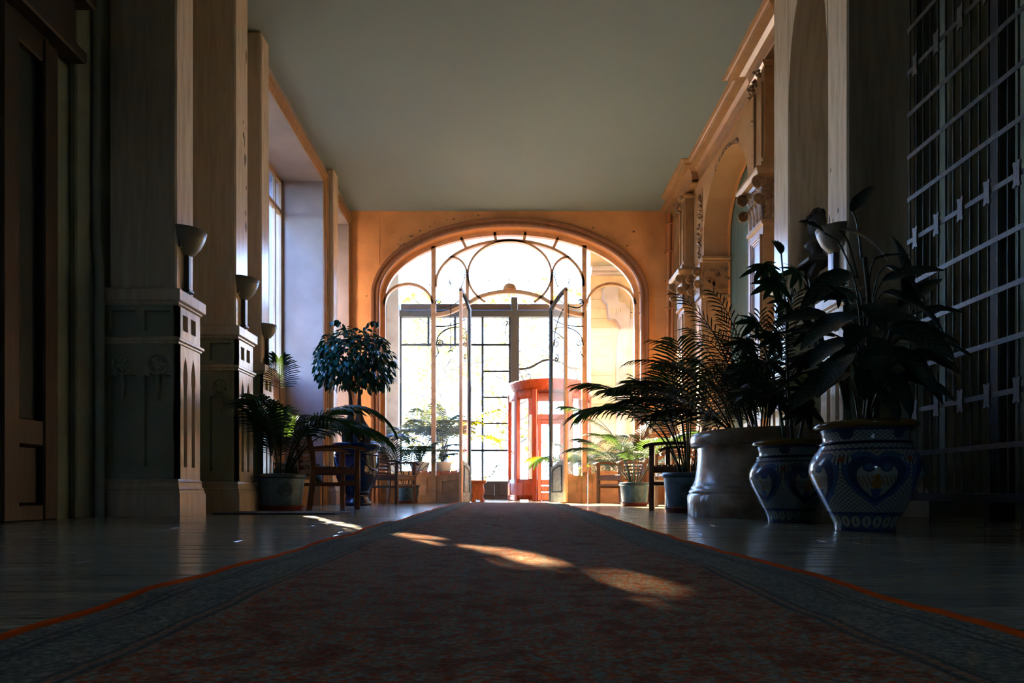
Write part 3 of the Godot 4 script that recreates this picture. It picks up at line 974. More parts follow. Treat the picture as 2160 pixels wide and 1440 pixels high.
# ------------------------------------------------------------------ the glazed screen in the arch
func screen() -> void:
	var s := thing("glazed_screen", "peach painted timber screen with curved glazing bars filling the great arch", "screen")
	var z0 := -9.92
	var z1 := -9.85
	var cx := 0.024
	var bars := []   # [called, points, width]
	var outer := PackedVector2Array([Vector2(-2.08, 0.0), Vector2(-2.08, 3.386)])
	outer.append_array(ell(Vector2(0.027, 3.386), 2.107, 1.105, PI, 0, 60))
	outer.append(Vector2(2.134, 0.0))
	bars.append(["outer_frame", outer, 0.075])
	for x in [-1.243, 1.267]:
		bars.append(["post", PackedVector2Array([Vector2(x, 0), Vector2(x, 3.386 + 1.105 * sqrt(1 - pow((x - 0.027) / 2.107, 2)))]), 0.075])
	bars.append(["arch_bar", ell(Vector2(cx, 3.644), 1.228, 0.72, PI * 1.02, -PI * 0.02, 44), 0.042])
	for q in [[-0.784, 4.412, -0.705, 4.245], [-0.226, 4.5, -0.206, 4.36], [0.285, 4.5, 0.261, 4.36], [0.828, 4.412, 0.756, 4.245]]:
		bars.append(["divider", PackedVector2Array([Vector2(q[0], q[1]), Vector2(q[2], q[3])]), 0.045])
	bars.append(["oval_bar", ell(Vector2(cx, 3.80), 0.697, 0.565, -0.95, PI + 0.95, 48), 0.034])
	var loop := ell(Vector2(-0.93, 3.787), 0.245, 0.30, PI * 0.55, -0.05, 16)
	bars.append(["loop_bar", loop, 0.032])
	bars.append(["loop_bar", flip(loop, cx), 0.032])
	for x in [-0.681, 0.729]:
		bars.append(["short_post", PackedVector2Array([Vector2(x, 3.33), Vector2(x, 3.8)]), 0.055])
	var half := PackedVector2Array([Vector2(-1.21, 3.128), Vector2(-1.006, 3.165), Vector2(-0.804, 3.253), Vector2(-0.618, 3.351), Vector2(-0.475, 3.430), Vector2(-0.23, 3.497), Vector2(cx, 3.517)])
	var tr := PackedVector2Array(half)
	var mir := flip(half, cx)
	mir.reverse()
	tr.append_array(mir.slice(1))
	bars.append(["transom", spline(tr, 5), 0.06])
	var sa := ell(Vector2(-1.663, 3.30), 0.40, 0.345, PI, 0.05, 24)
	bars.append(["side_arch", sa, 0.04])
	bars.append(["side_arch", flip(sa, cx), 0.04])
	for x in [-0.66, 0.72]:
		bars.append(["jamb", PackedVector2Array([Vector2(x, 0), Vector2(x, 3.36)]), 0.05])
	for q in bars:
		var m := MB.new()
		m.bar(q[1], q[2], z0, z1)
		obj(q[0], m, M.screenwood, s)
	# carved boss above the doors
	var bo := MB.new()
	bo.lathe(PackedVector2Array([Vector2(0.115, 0), Vector2(0.11, 0.05), Vector2(0.085, 0.09), Vector2(0.04, 0.115), Vector2(0, 0.12)]), 20, Vector3(cx, 3.54, -9.9))
	obj("boss", bo, M.screenwood, s)
	# dado panels with shaped tops
	var tops := [PackedVector2Array([Vector2(-2.05, 0.47), Vector2(-1.85, 0.5), Vector2(-1.6, 0.535), Vector2(-1.4, 0.5), Vector2(-1.28, 0.455)]), PackedVector2Array([Vector2(-1.21, 0.452), Vector2(-1.05, 0.462), Vector2(-0.85, 0.5), Vector2(-0.68, 0.56)])]
	for k in 4:
		var tp: PackedVector2Array = spline(tops[k % 2], 6)
		if k > 1:
			tp = flip(tp, cx)
			tp.reverse()
		var poly := PackedVector2Array([Vector2(tp[0].x, 0.0)])
		poly.append_array(tp)
		poly.append(Vector2(tp[tp.size() - 1].x, 0.0))
		var m := MB.new()
		m.prism(poly, -9.91, -9.87)
		var pn := obj("dado_panel", m, M.screenwood, s)
		# raised moulding following the shape
		var loop2 := PackedVector2Array()
		var xa := tp[0].x + 0.09
		var xb := tp[tp.size() - 1].x - 0.09
		loop2.append(Vector2(xa, 0.13))
		for q in tp:
			if q.x > xa - 0.001 and q.x < xb + 0.001:
				loop2.append(Vector2(q.x, q.y - 0.09))
		loop2.append(Vector2(xb, 0.13))
		var fr := MB.new()
		fr.bar(loop2, 0.03, -9.87, -9.852, Transform3D.IDENTITY, true)
		obj("panel_moulding", fr, M.screenwood, pn)
	# glass, one pane to each field
	var zp := -9.888
	var panes := []
	var lo_side := PackedVector2Array([Vector2(-2.045, 0.5), Vector2(-1.6, 0.53), Vector2(-1.28, 0.46), Vector2(-1.28, 3.3)])
	lo_side.append_array(ell(Vector2(-1.663, 3.30), 0.38, 0.325, 0, PI, 20))
	panes.append(lo_side)
	var mid := PackedVector2Array([Vector2(-1.205, 0.455), Vector2(-0.85, 0.5), Vector2(-0.685, 0.55), Vector2(-0.685, 3.28), Vector2(-0.804, 3.22), Vector2(-1.006, 3.135), Vector2(-1.205, 3.1)])
	panes.append(mid)
	var up_side := PackedVector2Array()
	up_side.append_array(ell(Vector2(0.027, 3.386), 2.075, 1.07, PI, PI * 0.715, 14))
	up_side.append(Vector2(-1.28, 3.45))
	up_side.append_array(ell(Vector2(-1.663, 3.30), 0.42, 0.365, 0.35, PI - 0.35, 16))
	panes.append(up_side)
	for p in panes.duplicate():
		panes.append(flip(p, cx))
	var head := PackedVector2Array([Vector2(-1.205, 3.16)])
	for q in spline(tr, 5):
		head.append(q + Vector2(0, 0.03))
	head.append(Vector2(1.23, 3.16))
	head.append_array(ell(Vector2(0.027, 3.386), 2.075, 1.07, PI * 0.305, PI * 0.702, 40))
	panes.append(head)
	for p in panes:
		var m := MB.new()
		m.prism(p, zp, zp + 0.005)
		obj("pane", m, M.glass, s)
	# wrought iron scrolls
	var zz := -9.84
	var lines := [
		[spline(PackedVector2Array([Vector2(-1.2, 3.33), Vector2(-1.19, 3.29), Vector2(-1.12, 3.24), Vector2(-1.02, 3.25), Vector2(-0.9, 3.29), Vector2(-0.8, 3.37)]), 6), 0.009],
		[spiral(Vector2(-1.155, 3.335), 0.045, 3.4, -1.4, 24, 0.25), 0.009],
		[spline(PackedVector2Array([Vector2(-0.72, 3.80), Vector2(-0.74, 3.68), Vector2(-0.78, 3.58)]), 6), 0.009],
		[spiral(Vector2(-0.755, 3.81), 0.05, 0.0, 1.2, 24, 0.3), 0.007],
		[spline(PackedVector2Array([Vector2(-0.96, 3.72), Vector2(-0.975, 3.68), Vector2(-0.95, 3.65), Vector2(-0.97, 3.61), Vector2(-0.95, 3.57)]), 5), 0.008],
		[PackedVector2Array([Vector2(-0.955, 3.58), Vector2(-0.955, 2.52)]), 0.006],
		[spline(PackedVector2Array([Vector2(-1.2, 2.93), Vector2(-1.05, 2.93), Vector2(-0.85, 2.97), Vector2(-0.7, 3.05)]), 6), 0.01],
		[spline(PackedVector2Array([Vector2(-1.2, 2.62), Vector2(-1.15, 2.78), Vector2(-1.02, 2.88), Vector2(-0.85, 2.92), Vector2(-0.7, 2.88)]), 6), 0.01],
		[spiral(Vector2(-1.13, 2.65), 0.06, 3.3, -1.5, 26, 0.25), 0.009],
		[spline(PackedVector2Array([Vector2(-1.19, 2.6), Vector2(-1.16, 2.5), Vector2(-1.2, 2.42)]), 5), 0.009],
		[spline(PackedVector2Array([Vector2(-1.0, 2.5), Vector2(-0.955, 2.53), Vector2(-0.91, 2.5)]), 5), 0.008]]
	for q in lines:
		for sd in 2:
			var m := MB.new()
			m.tube(lift(q[0] if sd == 0 else flip(q[0], cx), zz), PackedFloat32Array([q[1]]), 5)
			obj("scroll", m, M.iron, s)
	door_leaf(Vector3(-0.634, 0, -9.84), Vector3(-0.761, 0, -9.40), -1, "grey and dark green open door leaf beside the wooden stool")
	door_leaf(Vector3(0.697, 0, -9.84), Vector3(0.927, 0, -9.40), 1, "grey and dark green open door leaf before the revolving door")

# leaf that stands open; local x runs from hinge to free edge
func door_leaf(hinge: Vector3, free: Vector3, side: int, label: String) -> void:
	var dir := free - hinge
	var L := dir.length()
	var t := thing("door_leaf", label, "door", hinge, atan2(-dir.z, dir.x))
	var topv := spline(PackedVector2Array([Vector2(0, 3.20), Vector2(L * 0.3, 3.31), Vector2(L * 0.7, 3.40), Vector2(L, 3.43)]), 6)
	var lowv := spline(PackedVector2Array([Vector2(0, 0.56), Vector2(L * 0.35, 0.63), Vector2(L * 0.7, 0.675), Vector2(L, 0.685)]), 6)
	var dz := 0.022
	boxpart("hinge_stile", Vector3(-0.01, 0.02, -dz), Vector3(0.05, 3.22, dz), M.darkgreen, t, 0.004)
	boxpart("free_stile", Vector3(L - 0.06, 0.02, -dz), Vector3(L, 3.43, dz), M.screenwood, t, 0.004)
	var tb := MB.new()
	var tsub := PackedVector2Array()
	for p in topv:
		tsub.append(p - Vector2(0, 0.03))
	tb.bar(tsub, 0.06, -dz, dz)
	obj("top_rail", tb, M.darkgreen, t)
	var poly := PackedVector2Array([Vector2(0.04, 0.02)])
	for p in lowv:
		poly.append(Vector2(clampf(p.x, 0.04, L - 0.06), p.y))
	poly.append(Vector2(L - 0.06, 0.02))
	var pm := MB.new()
	pm.prism(poly, -0.018, 0.018)
	var pn := obj("lower_panel", pm, M.leafpaint, t)
	var ring := PackedVector2Array([Vector2(0.09, 0.18), Vector2(0.09, 0.5)])
	for p in lowv:
		if p.x > 0.1 and p.x < L - 0.12:
			ring.append(p - Vector2(0, 0.07))
	ring.append(Vector2(L - 0.11, 0.18))
	for zz in [[0.018, 0.028], [-0.028, -0.018]]:
		var f := MB.new()
		f.bar(ring, 0.022, zz[0], zz[1], Transform3D.IDENTITY, true)
		obj("panel_moulding", f, M.darkgreen, pn)
	var gp := PackedVector2Array([Vector2(0.05, 0.6)])
	gp.append(Vector2(L - 0.06, 0.68))
	gp.append(Vector2(L - 0.06, 3.37))
	gp.append(Vector2(L * 0.5, 3.31))
	gp.append(Vector2(0.05, 3.18))
	var g := MB.new()
	g.prism(gp, -0.003, 0.003)
	obj("pane", g, M.glass, t)
	for q in [spiral(Vector2(L * 0.45, 2.6), 0.1, 0.5, 1.4), spiral(Vector2(L * 0.42, 2.35), 0.07, 2.0, -1.4), spline(PackedVector2Array([Vector2(0.05, 2.2), Vector2(L * 0.35, 2.8), Vector2(L * 0.7, 3.05), Vector2(L - 0.06, 3.1)]), 6), spline(PackedVector2Array([Vector2(0.05, 2.85), Vector2(L * 0.5, 2.75), Vector2(L - 0.06, 2.62)]), 6)]:
		var m := MB.new()
		m.tube(lift(q, 0.012), PackedFloat32Array([0.009]), 5)
		obj("scroll", m, M.iron, t)
	var h := MB.new()
	h.tube(spline3(PackedVector3Array([Vector3(L * 0.3, 0.7, 0.02), Vector3(L * 0.3, 0.72, 0.05), Vector3(L * 0.3, 0.95, 0.05), Vector3(L * 0.3, 0.97, 0.02)]), 4), PackedFloat32Array([0.01]), 6)
	obj("handle", h, M.chrome, t)
	var sty := MB.new()
	sty.tube(PackedVector3Array([Vector3(L - 0.03, 0.82, -0.02 * side), Vector3(L * 0.4, 0.88, -0.3 * side)]), PackedFloat32Array([0.007]), 5)
	obj("stay_hook", sty, M.iron, t)

# ------------------------------------------------------------------ arcade with pilasters and cornice
const XR := 2.70

func right_arcade() -> void:
	# wall in the yz plane: local x = depth, local y = up, local z = out of the wall (towards -x)
	var xf := Transform3D(Basis(Vector3(0, 0, -1), Vector3(0, 1, 0), Vector3(1, 0, 0)), Vector3(XR, 0, 0))
	var b := MB.new()
	var c2 := Vector2(7.43, 3.66)
	var p := PackedVector2Array([Vector2(5.47, 0), Vector2(c2.x - 0.76, 0)])
	p.append_array(ell(c2, 0.76, 0.76, PI, 0, 40))
	p.append_array(PackedVector2Array([Vector2(c2.x + 0.76, 0), Vector2(9.02, 0)]))
	p.append_array(ell(Vector2(9.32, 3.75), 0.30, 0.5, PI, 0, 24))
	p.append_array(PackedVector2Array([Vector2(9.62, 0), Vector2(9.72, 0), Vector2(9.72, CEIL), Vector2(5.47, CEIL)]))
	b.prism(p, 0.0, 0.37, xf)
	var wr := struct("wall_right", b, M.tanwall, "tan plaster arcade wall with round arches", "wall")
	var nb := MB.new()
	nb.box(Vector3(XR + 0.37, 0, -5.47), Vector3(XR + 0.7, CEIL, -9.9))
	struct("wall_niche", nb, M.niche, "grey green plaster at the back of the arched niches", "wall")
	# thin moulding at the back edge of the niche arch
	var am := MB.new()
	var ap := PackedVector2Array([Vector2(c2.x - 0.745, 0), Vector2(c2.x - 0.745, 3.66)])
	ap.append_array(ell(c2, 0.745, 0.745, PI, 0, 36))
	ap.append(Vector2(c2.x + 0.745, 0))
	am.bar(ap, 0.03, 0.33, 0.36, xf)
	struct("trim_6", am, M.peach, "narrow orange bead around the niche arch", "moulding")
	# impost blocks with carved panel on the far jamb, pilaster panel below
	var im := thing("impost", "carved impost block at the springing of the niche arch", "capital")
	var q := MB.new()
	q.box(Vector3(XR - 0.03, 3.34, -8.15), Vector3(XR + 0.36, 3.41, -8.19), 0.01)
	q.box(Vector3(XR - 0.05, 3.37, -8.12), Vector3(XR + 0.36, 3.42, -8.19), 0.012)
	obj("abacus", q, M.stucco, im)
	boxpart("block", Vector3(XR + 0.0, 2.92, -8.165), Vector3(XR + 0.36, 3.34, -8.19), M.stucco, im)
	var lr := RandomNumberGenerator.new()
	lr.seed = 3
	for i in 22:
		var m := MB.new()
		var w := lr.randf_range(0.025, 0.05)
		m.prism(ell(Vector2.ZERO, w, w * 0.45, 0, TAU, 8).slice(0, 8), 0, 0.012, Transform3D(Basis(Vector3(0, 0, 1), lr.randf() * TAU), Vector3(XR + lr.randf_range(0.04, 0.32), lr.randf_range(2.97, 3.3), -8.165)))
		obj("leaf", m, M.carved, im)
	boxpart("neck", Vector3(XR - 0.015, 2.86, -8.15), Vector3(XR + 0.36, 2.90, -8.19), M.stucco, im, 0.008)
	var jp := MB.new()
	for o in [[0.03, 0.05, 0.3, 2.8], [0.31, 0.33, 0.3, 2.8]]:
		jp.box(Vector3(XR + o[0], o[2], -8.175), Vector3(XR + o[1], o[3], -8.2), 0.004)
	jp.box(Vector3(XR + 0.03, 2.78, -8.175), Vector3(XR + 0.33, 2.8, -8.2), 0.004)
	jp.box(Vector3(XR + 0.03, 0.3, -8.175), Vector3(XR + 0.33, 0.32, -8.2), 0.004)
	obj("panel_frame", jp, M.trim, wr)
	pilaster(5.925, 6.24, "nearer fluted pilaster with gilt capital, next to the round planter")
	pilaster(8.60, 8.88, "fluted pilaster with gilt capital, next to the corner pipes")
	# slim edge pilaster between the far pilaster and the niche arch
	var sp := thing("edge_strip", "slim panelled strip at the edge of the niche arch", "pilaster")
	boxpart("strip", Vector3(XR - 0.03, 0, -8.2), Vector3(XR, 3.3, -8.42), M.stucco, sp, 0.006)
	boxpart("panel", Vector3(XR - 0.04, 0.3, -8.25), Vector3(XR - 0.03, 2.75, -8.37), M.peach, sp, 0.004)
	small_capital(sp, XR - 0.03, 8.2, 8.42, 2.88, 3.35)
	cornice()
	# stucco garlands hanging down the wall
	garland(8.30, 3.45, 4.35, 0.13, "dark stucco garland above the niche impost")
	garland(6.40, 3.35, 4.45, 0.10, "dark stucco garland beside the nearer pilaster")
	# flaking edge at the crown of the niche arch
	var fk := MB.new()
	for i in 46:
		var t := lr.randf_range(0.9, 2.0)
		var rr := 0.76 + lr.randf_range(-0.01, 0.05)
		var at := xf * Vector3(c2.x - cos(t) * rr, c2.y + sin(t) * rr, -0.004)
		var s := lr.randf_range(0.008, 0.03)
		fk.tri(at, at + Vector3(-0.006, s, s), at + Vector3(-0.002, -s * 0.4, s * 1.5))
	var fo := obj("paint_flakes", fk, M.bare, wr)
	tag(fo, "curled flakes of loose paint", "", "", "stuff")

func pilaster(d0: float, d1: float, label: String) -> void:
	var t := thing("pilaster", label, "pilaster")
	var X := 2.55
	boxpart("shaft", Vector3(X, 0.9, -d0), Vector3(XR, 2.9, -d1), M.stucco, t, 0.008)
	# sunk panel with stepped frame on the aisle face
	var w := d1 - d0
	for k in 3:
		var o := 0.03 + 0.022 * k
		var f := MB.new()
		var x := X - 0.022 + 0.007 * k
		f.box(Vector3(x, 1.0 + o, -d0 - o), Vector3(X, 2.8 - o, -d0 - o - 0.02), 0.003)
		f.box(Vector3(x, 1.0 + o, -d1 + o + 0.02), Vector3(X, 2.8 - o, -d1 + o), 0.003)
		f.box(Vector3(x, 2.8 - o - 0.02, -d0 - o), Vector3(X, 2.8 - o, -d1 + o), 0.003)
		obj("panel_frame", f, M.stucco, t)
	var base := MB.new()
	base.rect_run(X, XR + 0.1, -d1, -d0, PackedVector2Array([Vector2(0.06, 0), Vector2(0.06, 0.2), Vector2(0.04, 0.24), Vector2(0.02, 0.26), Vector2(0.02, 0.8), Vector2(0.05, 0.84), Vector2(0.05, 0.9), Vector2(0, 0.92)]))
	obj("pedestal", base, M.stucco, t)
	var ne := MB.new()
	ne.rect_run(X, XR + 0.05, -d1, -d0, PackedVector2Array([Vector2(0.0, 2.84), Vector2(0.03, 2.86), Vector2(0.03, 2.89), Vector2(0.01, 2.91)]))
	obj("astragal", ne, M.stucco, t)
	small_capital(t, X, d0, d1, 2.90, 3.40)
	# upper shaft, bracket and cap
	boxpart("upper_shaft", Vector3(X + 0.02, 3.45, -d0 - 0.02), Vector3(XR, 4.45, -d1 + 0.02), M.stucco, t, 0.006)
	for k in 2:
		var z := -d0 - 0.05 - k * (w - 0.13)
		boxpart("reed", Vector3(X + 0.0, 3.55, z), Vector3(X + 0.02, 4.32, z - 0.03), M.stucco, t, 0.006)
	var uc := MB.new()
	uc.rect_run(X + 0.02, XR + 0.05, -d1 + 0.02, -d0 - 0.02, PackedVector2Array([Vector2(0.0, 3.40), Vector2(0.06, 3.42), Vector2(0.06, 3.46), Vector2(0.02, 3.49), Vector2(0.02, 3.52), Vector2(0.0, 3.54)]))
	obj("upper_base", uc, M.stucco, t)
	var tc := MB.new()
	tc.rect_run(X + 0.02, XR + 0.05, -d1 + 0.02, -d0 - 0.02, PackedVector2Array([Vector2(0.0, 4.45), Vector2(0.03, 4.47), Vector2(0.03, 4.50), Vector2(0.0, 4.52)]))
	obj("upper_cap", tc, M.stucco, t)
	# bunch of leaves under the cornice
	var lr := RandomNumberGenerator.new()
	lr.seed = int(d0 * 10)
	for i in 12:
		var m := MB.new()
		var a := lr.randf() * TAU
		var r := lr.randf_range(0.018, 0.035)
		var at := Vector3(X - 0.01 - lr.randf() * 0.03, lr.randf_range(4.28, 4.46), -lerpf(d0, d1, lr.randf()))
		m.tube(PackedVector3Array([at, at + Vector3(-0.02, 0.02 * sin(a), 0.02 * cos(a)), at + Vector3(-0.01, 0.045 * sin(a), 0.045 * cos(a))]), PackedFloat32Array([r * 0.5, r, 0.004]), 6)
		obj("leaf", m, M.carved, t)

func small_capital(parent: Node3D, X: float, d0: float, d1: float, y0: float, y1: float) -> void:
	var wide := XR - X > 0.1
	var hgt := y1 - y0
	var w := d1 - d0
	var bell := MB.new()
	bell.rect_run(X + 0.01, maxf(X + 0.02, XR - 0.06), -d1 + 0.01, -d0 - 0.01, PackedVector2Array([Vector2(0.0, y0), Vector2(0.01, y0 + hgt * 0.3), Vector2(0.03, y0 + hgt * 0.6), Vector2(0.06, y0 + hgt * 0.82)]))
	var be := obj("capital_bell", bell, M.carved, parent)
	var ab := MB.new()
	ab.rect_run(X, XR - 0.1 if wide else X + 0.001, -d1, -d0, PackedVector2Array([Vector2(0.05, y1 - 0.1), Vector2(0.09, y1 - 0.085), Vector2(0.115, y1 - 0.05), Vector2(0.115, y1 - 0.02), Vector2(0.07, y1)] if wide else [Vector2(0.015, y1 - 0.1), Vector2(0.022, y1 - 0.085), Vector2(0.029, y1 - 0.05), Vector2(0.029, y1 - 0.02), Vector2(0.02, y1)]))
	obj("abacus", ab, M.stucco, parent)
	# volutes at the corners, on the aisle side and on the side that faces the camera
	for lvl in 2:
		for e in 2:
			var z := -d0 + 0.05 if e == 0 else -d1 - 0.03
			var yy := y1 - 0.15 - 0.17 * lvl
			var r := 0.062 - 0.008 * lvl
			var m := MB.new()
			var pts := PackedVector3Array()
			for p in spiral(Vector2(X - 0.075 + 0.01 * lvl, yy), r, 0.3, 2.2, 40, 0.12):
				pts.append(Vector3(p.x, p.y, z))
			m.tube(pts, PackedFloat32Array([0.019, 0.018, 0.017, 0.016, 0.015]), 6)
			m.tube(PackedVector3Array([Vector3(X - 0.075, yy, z - 0.02), Vector3(X - 0.075, yy, z + 0.02)]), PackedFloat32Array([r * 0.5]), 12)
			obj("volute", m, M.carved, parent)
	# acanthus leaves in two rows
	for row in 2:
		for k in 4 + row:
			var t := (k + 0.5) / (4 + row)
			var yb := y0 + row * hgt * 0.28
			var m := MB.new()
			var rings := []
			for i in 7:
				var u := i / 6.0
				var wd := (0.035 if i < 5 else 0.028) * (1.0 - pow(u, 3.0) * 0.5)
				var out := 0.015 + 0.05 * pow(u, 2.2)
				var y := yb + hgt * 0.36 * sin(u * 1.9) / sin(1.9) * (1.0 if i < 6 else 0.93)
				var z := -lerpf(d0, d1, t)
				rings.append(PackedVector3Array([Vector3(X - out, y, z + wd), Vector3(X - out - 0.016, y, z), Vector3(X - out, y, z - wd)]))
			m.loft(rings, false, 1)
			obj("acanthus_leaf", m, M.carved, parent)
		for k in 2 if wide else 0:
			var m := MB.new()
			var rings := []
			var x := X + 0.04 + 0.07 * k
			for i in 7:
				var u := i / 6.0
				var out := 0.012 + 0.05 * pow(u, 2.2)
				var y := y0 + row * hgt * 0.28 + hgt * 0.36 * sin(u * 1.9) / sin(1.9)
				var wd := 0.032 * (1.0 - pow(u, 3.0) * 0.5)
				rings.append(PackedVector3Array([Vector3(x - wd, y, -d0 + out), Vector3(x, y, -d0 + out + 0.014), Vector3(x + wd, y, -d0 + out)]))
			m.loft(rings, false, 1)
			obj("acanthus_leaf", m, M.carved, parent)

func cornice() -> void:
	# coved crown moulding that breaks forward over the pilasters
	var prof := [[0.0, -0.24], [0.018, -0.24], [0.018, -0.215], [0.0, -0.205], [0.0, -0.18], [0.01, -0.13], [0.035, -0.085], [0.08, -0.06], [0.15, -0.05], [0.155, -0.035], [0.175, -0.03], [0.19, -0.018], [0.215, -0.012], [0.22, 0.0]]
	var brk := [[5.70, 0.09], [6.42, 0.09], [6.42, 0.0], [8.40, 0.0], [8.40, 0.09], [9.08, 0.09], [9.08, 0.0], [9.72, 0.0]]
	var b := MB.new()
	for i in brk.size() - 1:
		var a: Array = brk[i]
		var c: Array = brk[i + 1]
		if a[1] == c[1]:
			var e0: float = 0.0
			var rings := []
			for e in 2:
				var ring := PackedVector3Array()
				for q in prof:
					var ex: float = 0.0
					# mitre: the broken-forward lengths grow by the projection at their ends
					if a[1] > 0.0:
						ex = (q[0] if e == 1 else -q[0]) if not (i == 0 and e == 0) else -q[0]
					ring.append(Vector3(XR - q[0] - a[1], CEIL + q[1], -((a if e == 0 else c)[0] + ex)))
				rings.append(ring)
			b.loft(rings, false, 0)
	# returns at the ends of the breaks
	for q2 in [[5.70, -1.0], [6.42, 1.0], [8.40, -1.0], [9.08, 1.0]]:
		var rings := []
		for e in 2:
			var ring := PackedVector3Array()
			for q in prof:
				var x: float = XR - q[0] - 0.09 if e == 0 else XR + 0.02
				ring.append(Vector3(x, CEIL + q[1], -(q2[0] + q2[1] * q[0])))
			rings.append(ring)
		b.loft(rings, false, 0)
	for q3 in [[5.70, 6.42], [8.40, 9.08]]:
		b.box(Vector3(XR - 0.09, CEIL - 0.24, -q3[0]), Vector3(XR, CEIL, -q3[1]))
	struct("trim_7", b, M.stucco, "coved plaster cornice that steps forward over the pilasters", "cornice")

func garland(d: float, y0: float, y1: float, w: float, label: String) -> void:
	var t := thing("stucco_garland", label, "garland")
	var lr := RandomNumberGenerator.new()
	lr.seed = int(d * 31)
	boxpart("ground", Vector3(XR - 0.004, y0 - 0.05, -d + w * 0.55), Vector3(XR, y1 + 0.05, -d - w * 0.55), M.stucco, t)
	for i in 26:
		var u := i / 26.0
		var m := MB.new()
		var sp := w * (0.2 + 0.45 * sin(u * PI))
		var at := Vector3(XR - 0.012, lerpf(y0, y1, u), -d + lr.randf_range(-sp, sp))
		var a := lr.randf() * TAU
		var r := lr.randf_range(0.014, 0.026)
		m.tube(PackedVector3Array([at, at + Vector3(-0.02, 0.025 * sin(a), 0.025 * cos(a)), at + Vector3(-0.006, 0.05 * sin(a), 0.05 * cos(a))]), PackedFloat32Array([r * 0.6, r, 0.004]), 6)
		obj("leaf", m, M.carved, t)

# ------------------------------------------------------------------ pillars with panelled pedestals
# plate with sunk openings; each opening is [centre, [[height, half width], ...]]
func plate(mb: MB, w: float, v0: float, v1: float, openings: Array, thick: float, xf: Transform3D) -> void:
	var u := 0.0
	for i in openings.size():
		var c: float = openings[i][0]
		var o: Array = openings[i][1]
		var a := u
		var e: float = w if i == openings.size() - 1 else (c + openings[i + 1][0]) * 0.5
		for s in 2:
			var side := -1.0 if s == 0 else 1.0
			var edge := a if s == 0 else e
			var p := PackedVector2Array([Vector2(edge, v0), Vector2(c, v0), Vector2(c, o[0][0])])
			for q in o:
				if q[1] > 0.0:
					p.append(Vector2(c + side * q[1], q[0]))
			p.append(Vector2(c, o[o.size() - 1][0]))
			p.append(Vector2(c, v1))
			p.append(Vector2(edge, v1))
			mb.prism(p, 0.0, thick, xf)
		u = e

func lancet(y0: float, y1: float, hw: float) -> Array:
	var r := [[y0, 0.0], [y0, hw * 0.8]]
	var ym := y1 - 0.26
	r.append([ym, hw * 0.8])
	for i in 12:
		var t := i / 11.0
		r.append([lerpf(ym + 0.03, y1, t), hw * sin(PI * (0.28 + 0.72 * t)) * 1.05 if i < 11 else 0.0])
	return r

